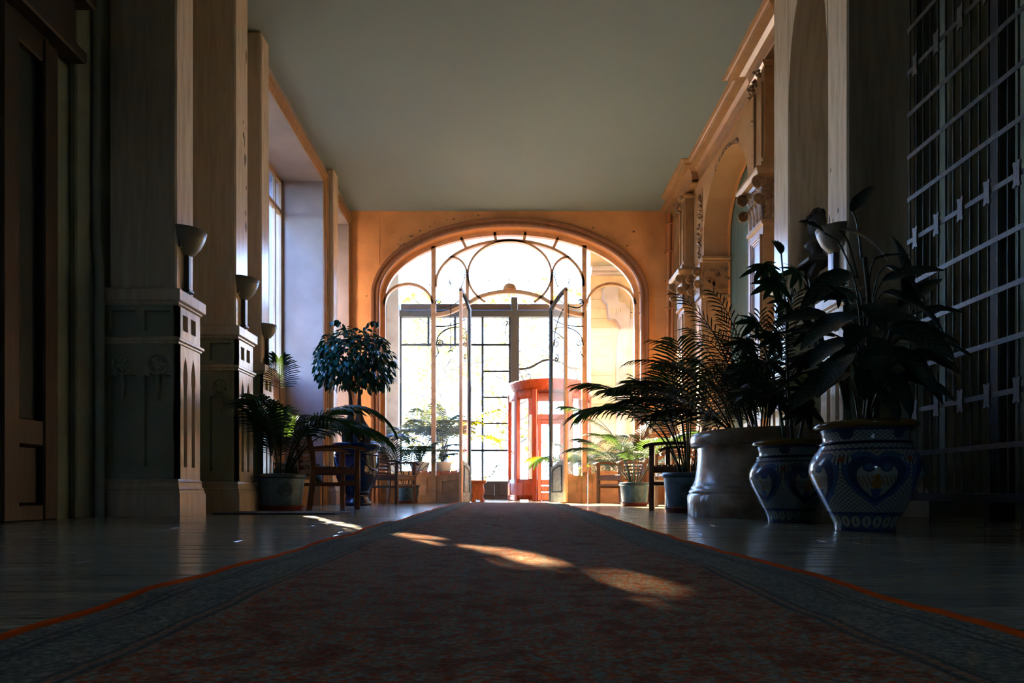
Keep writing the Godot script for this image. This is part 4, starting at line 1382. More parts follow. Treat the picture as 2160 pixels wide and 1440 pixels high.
func pillar(s: float, X: float, d0: float, d1: float, k: float, label: String, sconce_y: float, sr: float) -> Node3D:
	var t := thing("pillar", label, "pillar")
	var xb := X - s * 0.49
	var x0 := minf(X, xb)
	var x1 := maxf(X, xb)
	boxpart("shaft", Vector3(xb, 1.6 * k, -d0), Vector3(X, CEIL, -d1), M.pillar, t, 0.012)
	var o := 0.032
	var b := MB.new()
	b.rect_run(x0, x1, -d1, -d0, PackedVector2Array([Vector2(0.062, 0), Vector2(0.062, 0.165), Vector2(0.055, 0.17), Vector2(0.055, 0.185), Vector2(0.048, 0.19), Vector2(0.052, 0.2), Vector2(0.042, 0.215), Vector2(0.04, 0.245), Vector2(0.044, 0.25), Vector2(0.036, 0.262), Vector2(o, 0.27), Vector2(0.0, 0.275)]))
	obj("plinth", b, M.pillar, t)
	boxpart("die", Vector3(xb, 0.27, -d0), Vector3(X, 1.6 * k, -d1), M.pillar_shaded, t)
	var mm := MB.new()
	mm.rect_run(x0, x1, -d1, -d0, PackedVector2Array([Vector2(o, 1.245 * k), Vector2(o + 0.01, 1.25 * k), Vector2(o + 0.01, 1.262 * k), Vector2(o + 0.022, 1.27 * k), Vector2(o + 0.022, 1.285 * k), Vector2(o, 1.3 * k)]))
	obj("band", mm, M.pillar, t)
	var cp := MB.new()
	cp.rect_run(x0, x1, -d1, -d0, PackedVector2Array([Vector2(o, 1.525 * k), Vector2(o + 0.012, 1.535 * k), Vector2(o + 0.012, 1.545 * k), Vector2(o + 0.03, 1.558 * k), Vector2(o + 0.03, 1.632 * k), Vector2(o + 0.015, 1.642 * k), Vector2(0.015, 1.646 * k), Vector2(0.015, 1.66 * k), Vector2(0.0, 1.665 * k)]))
	obj("cap", cp, M.pillar, t)
	# aisle face: two lancets below, two small squares above
	var w := d1 - d0 + 2 * o
	var xf := Transform3D(Basis(Vector3(0, 0, -1), Vector3(0, 1, 0), Vector3(s, 0, 0)), Vector3(X, 0, -d0 + o))
	var lp := MB.new()
	var la := lancet(0.36, 1.18 * k, w * 0.095)
	plate(lp, w, 0.27, 1.25 * k, [[w * 0.32, la], [w * 0.68, la]], o, xf)
	obj("lancet_panel", lp, M.pillar, t)
	var up := MB.new()
	var sq := [[1.36 * k, 0.0], [1.36 * k, w * 0.115], [1.475 * k, w * 0.115], [1.475 * k, 0.0]]
	plate(up, w, 1.29 * k, 1.53 * k, [[w * 0.32, sq], [w * 0.68, sq]], o, xf)
	obj("square_panel", up, M.pillar, t)
	# face towards the camera: sunk panels and rosettes with a drop
	var fx := Transform3D(Basis.IDENTITY, Vector3(x0 - o, 0, -d0))
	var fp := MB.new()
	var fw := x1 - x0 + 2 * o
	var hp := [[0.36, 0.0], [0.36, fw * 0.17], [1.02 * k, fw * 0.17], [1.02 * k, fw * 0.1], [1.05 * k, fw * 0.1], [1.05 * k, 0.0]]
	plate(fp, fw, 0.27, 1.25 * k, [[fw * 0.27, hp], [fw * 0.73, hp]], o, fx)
	obj("front_panel", fp, M.pillar_shaded, t)
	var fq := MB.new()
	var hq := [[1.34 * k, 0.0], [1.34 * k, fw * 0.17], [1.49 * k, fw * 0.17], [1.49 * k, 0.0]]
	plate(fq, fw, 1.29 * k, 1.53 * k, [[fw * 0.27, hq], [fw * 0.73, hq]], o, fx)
	obj("front_panel", fq, M.pillar_shaded, t)
	for c in [0.27, 0.73]:
		var rb := MB.new()
		var cc := Vector3(x0 - o + fw * c, 1.1 * k, -d0 + o)
		for p in 8:
			var a := TAU * p / 8
			var at := cc + Vector3(cos(a), sin(a), 0) * 0.035
			rb.tube(PackedVector3Array([cc + Vector3(0, 0, 0.006), at + Vector3(0, 0, 0.008), at + Vector3(cos(a), sin(a), 0) * 0.022]), PackedFloat32Array([0.008, 0.017, 0.004]), 6)
		var ring := PackedVector3Array()
		for p in 25:
			var a := TAU * p / 24
			ring.append(cc + Vector3(cos(a) * 0.07, sin(a) * 0.07, 0.0))
		rb.tube(ring, PackedFloat32Array([0.009]), 6, false)
		rb.tube(PackedVector3Array([cc + Vector3(0, -0.07, 0), cc + Vector3(0.004, -0.16, 0.004), cc + Vector3(0, -0.26, 0)]), PackedFloat32Array([0.014, 0.02, 0.004]), 6)
		obj("rosette", rb, M.pillar_shaded, t)
	sconce(s, X, -(d0 + d1) * 0.5, sconce_y, sr, 1.66 * k, label)
	return t

# chips knocked out of the paint: [depth, height, half width, half height]
func chips(t: Node3D, s: float, X: float, list: Array) -> void:
	var g := RandomNumberGenerator.new()
	g.seed = 17
	for q in list:
		var p := PackedVector2Array()
		for i in 12:
			var a := TAU * i / 12.0
			var k := g.randf_range(0.55, 1.15)
			p.append(Vector2(q[0] + cos(a) * q[2] * k, q[1] + sin(a) * q[3] * k))
		var m := MB.new()
		m.prism(p, 0.0, 0.0015, Transform3D(Basis(Vector3(0, 0, -1), Vector3(0, 1, 0), Vector3(s, 0, 0)), Vector3(X, 0, 0)))
		tag(obj("paint_chip", m, M.bare, t), "bare patch where the paint is chipped", "")

func sconce(s: float, X: float, z: float, y: float, r: float, foot: float, on: String) -> void:
	var t := thing("wall_sconce", "unlit half bowl plaster sconce on the " + on.replace(" with panelled pedestal", ""), "sconce", Vector3(X, y, z))
	var q := r / 0.15
	var m := MB.new()
	var a0 := -PI * 0.5 if s > 0 else PI * 0.5
	m.lathe(PackedVector2Array([Vector2(0.0, -0.185), Vector2(0.035, -0.18), Vector2(0.075, -0.155), Vector2(0.11, -0.11), Vector2(0.135, -0.055), Vector2(0.15, 0.0), Vector2(0.142, 0.0), Vector2(0.127, -0.055), Vector2(0.1, -0.105), Vector2(0.06, -0.145), Vector2(0.0, -0.165)]), 24, Vector3.ZERO, 1, a0, a0 + PI)
	var o := obj("bowl", m, M.sconce, t)
	o.scale = Vector3(q, q, q * 0.9)
	boxpart("back_plate", Vector3(0, -0.15 * q, -0.1 * q), Vector3(s * 0.02, 0.01, 0.1 * q), M.sconce, t, 0.005)
	var st := MB.new()
	st.box(Vector3(0.0, foot - y, -0.02 * q), Vector3(s * 0.035, -0.17 * q, 0.02 * q), 0.008)
	obj("stem", st, M.stem_metal, t)
	boxpart("foot", Vector3(0, foot - y, -0.04 * q), Vector3(s * 0.05, foot - y + 0.03, 0.04 * q), M.stem_metal, t, 0.008)

func pillars() -> void:
	pillar(1.0, -2.415, 4.31, 4.55, 1.0, "painted pillar with panelled pedestal next to the drain pipe", 2.12, 0.15)
	var p2 := pillar(1.0, -2.415, 5.25, 5.50, 1.0, "painted pillar with panelled pedestal next to the potted palm", 2.10, 0.15)
	pillar(1.0, -2.47, 5.93, 6.12, 0.885, "slim painted pillar with panelled pedestal at the window bay edge", 1.87, 0.115)
	pillar(-1.0, 2.45, 5.18, 5.47, 1.0, "painted pillar with panelled pedestal behind the round planter", 2.10, 0.15)
	var p5 := pillar(-1.0, 2.45, 4.28, 4.55, 1.0, "painted pillar with panelled pedestal behind the painted vases", 2.135, 0.15)
	chips(p2, 1.0, -2.415, [[5.41, 3.43, 0.018, 0.035], [5.44, 3.23, 0.022, 0.06], [5.46, 2.98, 0.01, 0.02], [5.45, 2.74, 0.012, 0.03], [5.455, 2.62, 0.016, 0.05], [5.46, 4.2, 0.01, 0.08], [5.40, 3.55, 0.008, 0.02], [5.43, 3.38, 0.006, 0.05]])
	chips(p5, -1.0, 2.45, [[4.52, 2.24, 0.012, 0.05], [4.47, 2.2, 0.008, 0.05], [4.40, 2.27, 0.01, 0.02], [4.50, 2.62, 0.006, 0.02]])
	# plain pier between the two window bays
	var p4 := thing("pier", "plain narrow pier between the two window bays", "pier")
	boxpart("shaft", Vector3(-2.49, 0.3, -8.45), Vector3(-2.59, CEIL, -8.67), M.pillar, p4, 0.01)
	var pb := MB.new()
	pb.rect_run(-2.53, -2.49, -8.67, -8.45, PackedVector2Array([Vector2(0.05, 0), Vector2(0.05, 0.2), Vector2(0.03, 0.23), Vector2(0.025, 0.28), Vector2(0, 0.31)]))
	obj("base", pb, M.rosewall, p4)
	# arch that joins the two near pillars beside the cage
	var xf := Transform3D(Basis(Vector3(0, 0, -1), Vector3(0, 1, 0), Vector3(1, 0, 0)), Vector3(2.45, 0, 0))
	var a := MB.new()
	var p := PackedVector2Array([Vector2(4.55, 3.5)])
	p.append_array(ell(Vector2(4.865, 3.5), 0.315, 0.98, PI, 0, 24))
	p.append_array(PackedVector2Array([Vector2(5.18, CEIL), Vector2(4.55, CEIL)]))
	a.prism(p, 0.0, 0.5, xf)
	struct("wall_arch", a, M.pillar, "narrow arch joining two pillars", "arch")
	# dim wall behind those pillars and behind the cage
	var w := MB.new()
	w.box(Vector3(3.25, -0.2, 14.3), Vector3(3.6, CEIL, -5.6))
	w.box(Vector3(2.95, 0, -4.62), Vector3(3.3, CEIL, -5.6))
	struct("wall_cage", w, M.nearwall, "dim wall of the lift shaft", "wall")
	# small bust in the shade between the pillars
	var bu := thing("portrait_bust", "plaster bust with curly hair in the shade between two pillars", "bust", Vector3(2.62, 2.30, -5.03))
	var hd := MB.new()
	var rings := []
	for i in 22:
		var v := i / 21.0
		var ring := PackedVector3Array()
		for k in 24:
			var an := TAU * k / 24
			var ph := PI * v
			var r := 0.075 * sin(ph)
			var front := maxf(0.0, sin(an))   # towards the camera
			var y := 0.15 + 0.11 * -cos(ph)
			var z := r * 1.15 * sin(an)
			# chin, mouth, nose, brow
			var f := pow(front, 6.0)
			z += f * (0.016 * exp(-pow((y - 0.145) / 0.022, 2)) * (1.0 if absf(cos(an)) < 0.25 else 0.3) + 0.006 * exp(-pow((y - 0.18) / 0.012, 2)) - 0.008 * exp(-pow((y - 0.165) / 0.012, 2)) * absf(cos(an)) * 3.0 + 0.006 * exp(-pow((y - 0.105) / 0.01, 2)) + 0.008 * exp(-pow((y - 0.075) / 0.015, 2)))
			ring.append(Vector3(r * cos(an) * 0.92, y, z))
		rings.append(ring)
	hd.loft(rings, true, 1)
	obj("head", hd, M.bust, bu)
	var hr := MB.new()
	var lr := RandomNumberGenerator.new()
	lr.seed = 8
	for i in 60:
		var an := lr.randf() * TAU
		var ph := lr.randf_range(0.0, 1.5)
		if sin(an) > 0.3 and ph > 0.95:
			continue
		var n := Vector3(sin(ph) * cos(an), cos(ph), sin(ph) * sin(an))
		var at := Vector3(0, 0.16, -0.005) + n * Vector3(0.075, 0.11, 0.085)
		hr.lathe(PackedVector2Array([Vector2(0, -0.017), Vector2(0.015, -0.008), Vector2(0.017, 0.004), Vector2(0.01, 0.014), Vector2(0, 0.017)]), 7, at)
	obj("hair", hr, M.bust, bu)
	var nk := MB.new()
	nk.lathe(PackedVector2Array([Vector2(0.0, -0.16), Vector2(0.07, -0.16), Vector2(0.075, -0.13), Vector2(0.05, -0.11), Vector2(0.045, -0.08), Vector2(0.095, -0.05), Vector2(0.10, -0.02), Vector2(0.06, 0.02), Vector2(0.045, 0.06), Vector2(0.045, 0.1)]), 18)
	obj("shoulders", nk, M.bust, bu)
	var sh := MB.new()
	sh.box(Vector3(-0.12, -0.19, -0.15), Vector3(0.12, -0.16, 0.1), 0.006)
	sh.prism(PackedVector2Array([Vector2(-0.15, -0.19), Vector2(0.06, -0.19), Vector2(-0.15, -0.36)]), -0.03, 0.03, Transform3D(Basis(Vector3.UP, -PI * 0.5), Vector3.ZERO))
	obj("bracket", sh, M.bust, bu)

# ------------------------------------------------------------------ lift cage of flat bars and rods
func cage() -> void:
	var t := thing("lift_cage", "tall metal grille of a lift cage with scalloped plates", "grille")
	var X := 2.35
	var dn := 2.05
	var df := 3.48
	var rod := MB.new()
	rod.tube(PackedVector3Array([Vector3(0, 0.15, 0), Vector3(0, 4.7, 0)]), PackedFloat32Array([0.0055]), 6)
	var rm := rod.mesh()
	var n := int((df - dn) / 0.0568)
	for i in n + 1:
		mi("rod", rm, M.steel, t).position = Vector3(X, 0, -(df - 0.0142 - 0.0568 * i))
	for k in 19:
		var y := 0.15 + 0.248 * k
		boxpart("flat_bar", Vector3(X - 0.008, y - (0.022 if k == 0 else 0.0135), -dn), Vector3(X - 0.004 if k else X + 0.03, y + (0.022 if k == 0 else 0.0135), -df), M.steel, t, 0.001)
	# scalloped plates where bars and rods cross
	var half := PackedVector2Array([Vector2(0.0, 0.052), Vector2(0.008, 0.058), Vector2(0.017, 0.06), Vector2(0.021, 0.054), Vector2(0.019, 0.045), Vector2(0.016, 0.035), Vector2(0.016, 0.0)])
	var poly := PackedVector2Array()
	for q in half:
		poly.append(q)
	for i in range(half.size() - 2, -1, -1):
		poly.append(Vector2(half[i].x, -half[i].y))
	for q in half.slice(1):
		poly.append(Vector2(-q.x, -q.y))
	for i in range(half.size() - 2, 0, -1):
		poly.append(Vector2(-half[i].x, half[i].y))
	var pm := MB.new()
	pm.prism(poly, -0.004, 0.004, Transform3D(Basis(Vector3(0, 0, 1), Vector3(0, 1, 0), Vector3(-1, 0, 0)), Vector3.ZERO))
	var plate_mesh := pm.mesh()
	for k in [2, 6, 10, 14]:
		for i in 8:
			mi("plate", plate_mesh, M.plaque, t).position = Vector3(X - 0.012, 0.15 + 0.248 * k, -(3.405 - 0.1704 * i))
	for d in [2.2, 2.45, 2.71, 2.92, 3.3]:
		var ft := MB.new()
		ft.tube(PackedVector3Array([Vector3(X, 0.0, -d), Vector3(X, 0.14, -d)]), PackedFloat32Array([0.006]), 6)
		ft.box(Vector3(X - 0.025, 0, -d - 0.02), Vector3(X + 0.025, 0.006, -d + 0.02), 0.001)
		obj("foot", ft, M.steel, t)
	# vertical guide channels inside the shaft
	var g := thing("lift_guides", "dark vertical guide channels inside the lift shaft", "guide rail")
	for d in [2.3, 2.75, 3.2, 3.6]:
		boxpart("channel", Vector3(2.95, 0.0, -d - 0.04), Vector3(3.05, CEIL, -d + 0.04), M.walnut, g, 0.006)

# ------------------------------------------------------------------ chairs, planter, vases
func make_chair() -> Node3D:
	# faces local +x, seat width along z
	var t := thing("armchair", "x", "chair", Vector3.ZERO, 0.0, "slatted wooden armchairs")
	for s in [-1.0, 1.0]:
		var z: float = s * 0.262
		var fl := MB.new()
		fl.box(Vector3(0.195, 0, z - 0.022), Vector3(0.245, 0.615, z + 0.022), 0.006)
		obj("leg", fl, M.teak, t)
		var bl := MB.new()
		var rings := []
		var prof := [[-0.26, 0.0], [-0.235, 0.2], [-0.22, 0.38], [-0.23, 0.55], [-0.265, 0.72], [-0.325, 0.90]]
		for p in prof:
			rings.append(PackedVector3Array([Vector3(p[0] - 0.024, p[1], z - 0.02), Vector3(p[0] + 0.024, p[1], z - 0.02), Vector3(p[0] + 0.024, p[1], z + 0.02), Vector3(p[0] - 0.024, p[1], z + 0.02)]))
		bl.loft(rings, true, 2, true)
		obj("leg", bl, M.teak, t)
		var arm := MB.new()
		var ap := spline(PackedVector2Array([Vector2(-0.27, 0.60), Vector2(-0.1, 0.625), Vector2(0.1, 0.635), Vector2(0.25, 0.625), Vector2(0.3, 0.6)]), 4)
		arm.bar(ap, 0.03, z - 0.03, z + 0.03)
		obj("armrest", arm, M.teak, t)
		boxpart("side_rail", Vector3(-0.22, 0.36, z - 0.014), Vector3(0.2, 0.42, z + 0.014), M.teak, t, 0.005)
		boxpart("stretcher", Vector3(-0.235, 0.24, z - 0.01), Vector3(0.2, 0.275, z + 0.01), M.teak, t, 0.004)
	boxpart("front_rail", Vector3(0.21, 0.36, -0.25), Vector3(0.235, 0.42, 0.25), M.teak, t, 0.005)
	boxpart("back_rail", Vector3(-0.235, 0.36, -0.25), Vector3(-0.21, 0.41, 0.25), M.teak, t, 0.005)
	boxpart("front_stretcher", Vector3(0.215, 0.27, -0.25), Vector3(0.235, 0.3, 0.25), M.teak, t, 0.004)
	for i in 8:
		var x := -0.2 + i * 0.056
		boxpart("seat_slat", Vector3(x, 0.42, -0.25), Vector3(x + 0.046, 0.436, 0.25), M.teak, t, 0.004)
	var prof2 := [[-0.222, 0.47], [-0.226, 0.525], [-0.236, 0.58], [-0.248, 0.635], [-0.265, 0.69], [-0.282, 0.745], [-0.303, 0.80]]
	for p in prof2:
		boxpart("back_slat", Vector3(p[0] - 0.01, p[1] - 0.017, -0.245), Vector3(p[0] + 0.006, p[1] + 0.017, 0.245), M.teak, t, 0.004)
	boxpart("top_rail", Vector3(-0.335, 0.835, -0.25), Vector3(-0.31, 0.90, 0.25), M.teak, t, 0.008)
	return t

func furniture() -> void:
	var c := make_chair()
	c.position = Vector3(-1.87, 0, -6.17)
	c.rotation.y = deg_to_rad(31.8)
	c.set_meta("label", "slatted wooden armchair beside the blue urn and the palm in a wide pot")
	dup(c, Vector3(-1.75, 0, -9.0), deg_to_rad(-19.9), "slatted wooden armchair beside the small palm pot under the glazed screen")
	dup(c, Vector3(1.73, 0, -9.12), deg_to_rad(211.8), "slatted wooden armchair against the screen panels behind the small palm")
	dup(c, Vector3(1.695, 0, -5.75), deg_to_rad(148.2), "slatted wooden armchair right behind the large palm pot by the planter")
	dup(c, Vector3(2.03, 0, -7.0), deg_to_rad(180.0), "slatted wooden armchair standing against the niche arch wall")
	planter()
	vase(Vector3(1.646, 0, -3.47), 0.98, 0.35, "painted blue and white vase touching the round planter, with umbrella leaves")
	vase(Vector3(1.634, 0, -2.72), 1.02, 1.25, "large painted blue and white vase before the lift cage, with broad leaves")

func planter() -> void:
	var t := thing("round_planter", "big round plaster planter with peeling paint and feathery green plants", "planter", Vector3(1.855, 0, -4.35))
	t.scale = Vector3(0.97, 1.0, 0.97)
	var b := MB.new()
	b.lathe(PackedVector2Array([Vector2(0.0, 0), Vector2(0.53, 0), Vector2(0.535, 0.15), Vector2(0.52, 0.165)]), 64, Vector3.ZERO, 2)
	obj("base", b, M.planter, t)
	var m := MB.new()
	m.lathe(PackedVector2Array([Vector2(0.52, 0.165), Vector2(0.525, 0.18), Vector2(0.515, 0.195), Vector2(0.505, 0.2), Vector2(0.508, 0.212), Vector2(0.495, 0.225), Vector2(0.48, 0.26), Vector2(0.468, 0.32), Vector2(0.46, 0.40), Vector2(0.458, 0.47), Vector2(0.462, 0.505)]), 64, Vector3.ZERO, 1)
	obj("body", m, M.planter, t)
	var r := MB.new()
	r.lathe(PackedVector2Array([Vector2(0.462, 0.5), Vector2(0.495, 0.508), Vector2(0.508, 0.52), Vector2(0.512, 0.55), Vector2(0.51, 0.585), Vector2(0.50, 0.605), Vector2(0.48, 0.612), Vector2(0.42, 0.61), Vector2(0.41, 0.58)]), 64, Vector3.ZERO, 1)
	obj("rim", r, M.planter, t)
	var s := MB.new()
	s.lathe(PackedVector2Array([Vector2(0.0, 0.58), Vector2(0.415, 0.575)]), 32)
	obj("soil", s, M.soil, t)
	# bare patches where the paint has come off
	var lr := RandomNumberGenerator.new()
	lr.seed = 12
	for q in [[2.75, 0.44, 0.06], [2.85, 0.40, 0.08], [2.70, 0.38, 0.05], [2.95, 0.43, 0.05], [3.0, 0.36, 0.06], [2.62, 0.45, 0.03]]:
		var p := MB.new()
		var a0: float = -q[0] - 0.9
		var rings := []
		for i in 7:
			var v := i / 6.0
			var ring := PackedVector3Array()
			var hw: float = 0.035 * sin(PI * clampf(v, 0.06, 0.94)) * lr.randf_range(0.6, 1.3)
			for k in 4:
				var a := a0 + lerpf(-hw, hw, k / 3.0) + v * 0.03
				var y: float = q[1] - q[2] * 0.5 + q[2] * v
				var rr := 0.463 + 0.06 * pow(absf(0.45 - y), 1.6)
				ring.append(Vector3(cos(a) * rr, y, -sin(a) * rr))
			rings.append(ring)
		p.loft(rings, false, 1)
		obj("bare_patch", p, M.bare, t)
	# feathery plants growing in it
	var g := RandomNumberGenerator.new()
	g.seed = 31
	for i in 26:
		var az := g.randf() * TAU
		var rad := g.randf() * 0.3
		var base := Vector3(cos(az) * rad, 0.58, -sin(az) * rad)
		var L := g.randf_range(0.55, 1.15)
		if cos(az) > 0.35:
			az = PI - az
			base.x = -absf(base.x)
		obj("frond", frond(base, az + g.randf_range(-0.5, 0.5), g.randf_range(1.0, 1.5), L, g.randf_range(0.5, 1.5), 20, 0.15, 0.005, 0.25), M.grasslike, t)
	for q in [[2.9, 0.75, 1.0], [3.3, 0.6, 0.95], [2.6, 0.9, 0.9], [3.6, 0.5, 0.8]]:
		obj("frond", frond(Vector3(-0.2, 0.58, 0.05), q[0], q[1], q[2], 0.9, 22, 0.24, 0.007, 0.3), M.grasslike, t)

# painted tin glaze: lattice, hearts with a fruit still life, band of ovals
var vase_tex: ImageTexture

func heart(a: float, v: float) -> float:
	# below 0 inside a heart of unit size
	var x := a
	var y := v
	var q := x * x + y * y - 1.0
	return q * q * q - x * x * y * y * y

func vase_texture() -> ImageTexture:
	var W := 1280
	var H := 640
	var im := Image.create(W, H, true, Image.FORMAT_RGB8)
	var cream := Color(0.52, 0.58, 0.55)
	var blue := Color(0.07, 0.15, 0.33)
	var mid := Color(0.16, 0.31, 0.48)
	var ink := Color(0.05, 0.09, 0.18)
	var yellow := Color(0.52, 0.38, 0.12)
	var orange := Color(0.42, 0.22, 0.14)
	for py in H:
		var v := 1.0 - (py + 0.5) / H
		for px in W:
			var a := fmod(px * 5.0 / W, 1.0) * 2.0 - 1.0
			var c := cream
			if v < 0.03 or (v > 0.165 and v < 0.19) or (v > 0.965):
				c = blue
			elif v < 0.165:
				var oa := fmod(absf(a * 2.0 + 8.0), 1.0) * 2.0 - 1.0
				var e := sqrt(oa * oa + pow((v - 0.098) / 0.062, 2))
				c = cream if e < 0.9 else (ink if e < 1.02 else mid)
				if absf(oa) < 0.16 * (1.0 - absf((v - 0.098) / 0.045)):
					c = ink
			else:
				var lat := minf(absf(fmod(absf(a * 5.0 + v * 26.0) + 40.0, 1.0) - 0.5), absf(fmod(absf(a * 5.0 - v * 26.0 + 40.0), 1.0) - 0.5))
				if lat < 0.075:
					c = blue
				if v < 0.78:
					var hx := a * 1.18
					var hy := (v - 0.47) / 0.235
					var h1 := heart(hx, hy)
					var h2 := heart(hx * 1.22, hy * 1.2)
					var h3 := heart(hx * 1.75, (hy + 0.06) * 1.62)
					if h1 < 0.0:
						c = mid
					if h2 < 0.0:
						c = blue
					if h3 < 0.0:
						c = cream
						var fx := hx
						if pow(fx / 0.17, 2) + pow((hy + 0.05) / 0.2, 2) < 1.0 or pow(fx / 0.1, 2) + pow((hy - 0.2) / 0.13, 2) < 1.0:
							c = yellow
						elif hy > -0.15 and hy < 0.28 and absf(sin(fx * 22.0 + hy * 9.0)) > 0.7 and absf(fx) > 0.12:
							c = cream.lerp(orange, 0.55)
						if hy < -0.24 and absf(fx) < 0.2 * (1.0 + (hy + 0.24) * 1.2):
							c = mid
					for sx in [-1.0, 1.0]:
						var e2 := pow((hx - sx * 0.27) / 0.2, 2) + pow((hy - 0.62) / 0.2, 2)
						if e2 < 1.0:
							c = mid if e2 < 0.5 else blue
					# flowers between the hearts
					var ba := absf(a) - 1.0
					if v > 0.6 and pow(ba / 0.3, 2) + pow((v - 0.69) / 0.055, 2) < 1.0:
						c = cream
						if pow(ba / 0.12, 2) + pow((v - 0.69) / 0.03, 2) < 1.0:
							c = orange
						elif absf(sin(ba * 24.0)) > 0.75:
							c = blue
				elif v < 0.80:
					c = blue
				elif pow((absf(a) - 1.0) / 0.28, 2) + pow((v - 0.945) / 0.06, 2) < 1.0:
					c = blue
			im.set_pixel(px, py, c)
	im.generate_mipmaps()
	return ImageTexture.create_from_image(im)

func vase(at: Vector3, k: float, turn: float, label: String) -> void:
	if vase_tex == null:
		vase_tex = vase_texture()
		M.glaze = StandardMaterial3D.new()
		M.glaze.albedo_texture = vase_tex
		M.glaze.roughness = 0.1
		M.glaze.cull_mode = BaseMaterial3D.CULL_DISABLED
		M.glaze.clearcoat_enabled = true
		M.glaze.clearcoat = 0.5
	var t := thing("painted_vase", label, "vase", at, turn)
	var pr := PackedVector2Array([Vector2(0.118, 0.0), Vector2(0.121, 0.012), Vector2(0.122, 0.03), Vector2(0.132, 0.05), Vector2(0.152, 0.09), Vector2(0.176, 0.14), Vector2(0.200, 0.19), Vector2(0.217, 0.23), Vector2(0.225, 0.265), Vector2(0.222, 0.30), Vector2(0.208, 0.335), Vector2(0.19, 0.36), Vector2(0.181, 0.375), Vector2(0.179, 0.385)])
	var b := MB.new()
	var full := PackedVector2Array(pr)
	full.append_array(PackedVector2Array([Vector2(0.170, 0.392), Vector2(0.168, 0.405), Vector2(0.172, 0.43), Vector2(0.183, 0.452)]))
	var ys := []
	# v follows height
	var rings := []
	var seg := 56
	b.smooth()
	for i in full.size() - 1:
		for j in seg:
			var p: Array = []
			var u: Array = []
			for e in [[i, j], [i, j + 1], [i + 1, j + 1], [i + 1, j]]:
				var an: float = TAU * e[1] / seg
				var q: Vector2 = full[e[0]]
				p.append(Vector3(cos(an) * q.x, q.y, -sin(an) * q.x))
				u.append(Vector2(float(e[1]) / seg, 1.0 - q.y / 0.452))
			b.quad(p[0], p[1], p[2], p[3], u[0], u[1], u[2], u[3])
	obj("body", b, M.glaze, t)
	var ring := MB.new()
	ring.lathe(PackedVector2Array([Vector2(0.172, 0.378), Vector2(0.182, 0.38), Vector2(0.185, 0.386), Vector2(0.182, 0.392), Vector2(0.168, 0.394)]), 48)
	obj("neck_ring", ring, M.cobalt, t)
	var rim := MB.new()
	rim.lathe(PackedVector2Array([Vector2(0.182, 0.45), Vector2(0.196, 0.452), Vector2(0.205, 0.46), Vector2(0.207, 0.47), Vector2(0.202, 0.48), Vector2(0.188, 0.484), Vector2(0.172, 0.478), Vector2(0.165, 0.46)]), 48)
	tag(obj("rim", rim, M.rim_olive, t), "olive yellow glazed rim", "")
	var s := MB.new()
	s.lathe(PackedVector2Array([Vector2(0.0, 0.455), Vector2(0.168, 0.45)]), 24)
	obj("soil", s, M.soil, t)
	if k > 1.0:
		dieffenbachia(t, -turn)
	else:
		schefflera(t, -turn)
	t.scale = Vector3(k, k, k)

# ------------------------------------------------------------------ plants
# feather leaf: az about y, pitch at the base, droop along the length
func frond(base: Vector3, az: float, pitch: float, L: float, droop: float, n: int, ll: float, lw: float, bare := 0.38, hang := 0.5) -> MB:
	var m := MB.new()
	var steps := 16
	var pts := PackedVector3Array()
	var tan := PackedVector3Array()
	var p := base
	var h := Vector3(cos(az), 0, -sin(az))
	for i in steps + 1:
		var t := float(i) / steps
		var a := pitch - droop * pow(t, 1.5)
		var d := h * cos(a) + Vector3.UP * sin(a)
		pts.append(p)
		tan.append(d)
		p += d * L / steps
	var rad := PackedFloat32Array()
	for i in steps + 1:
		rad.append(lerpf(0.0075, 0.0015, float(i) / steps) * clampf(L, 0.5, 1.2))
	m.tube(pts, rad, 5, false)
	var side := h.cross(Vector3.UP).normalized()
	m.smooth()
	for i in n:
		var t := bare + (1.0 - bare) * (i + 0.5) / n
		var f := t * steps
		var k := mini(int(f), steps - 1)
		var c := pts[k].lerp(pts[k + 1], f - k)
		var tg := tan[k].lerp(tan[k + 1], f - k).normalized()
		var u := (t - bare) / (1.0 - bare)
		var len := ll * (0.45 + 0.75 * sin(PI * (0.12 + 0.8 * u))) * (0.9 + 0.2 * fmod(i * 0.618, 1.0))
		for s in [-1.0, 1.0]:
			var dir: Vector3 = (side * s * (1.0 - 0.45 * u) + tg * (0.45 + 0.7 * u)).normalized()
			var nrm := dir.cross(tg).normalized()
			var wv := (dir.cross(Vector3.UP).normalized() * lw).rotated(dir, s * 0.65)
			var q0 := c
			var q1: Vector3 = c + dir * len * 0.4 + Vector3.DOWN * len * 0.05 * hang
			var q2: Vector3 = c + dir * len * 0.75 + Vector3.DOWN * len * 0.28 * hang
			var q3: Vector3 = c + dir * len * 0.96 + Vector3.DOWN * len * 0.62 * hang
			m.quad(q0 - wv * 0.35, q0 + wv * 0.35, q1 + wv, q1 - wv)
			m.quad(q1 - wv, q1 + wv, q2 + wv * 0.8, q2 - wv * 0.8)
			m.tri(q2 - wv * 0.8, q2 + wv * 0.8, q3)
	return m

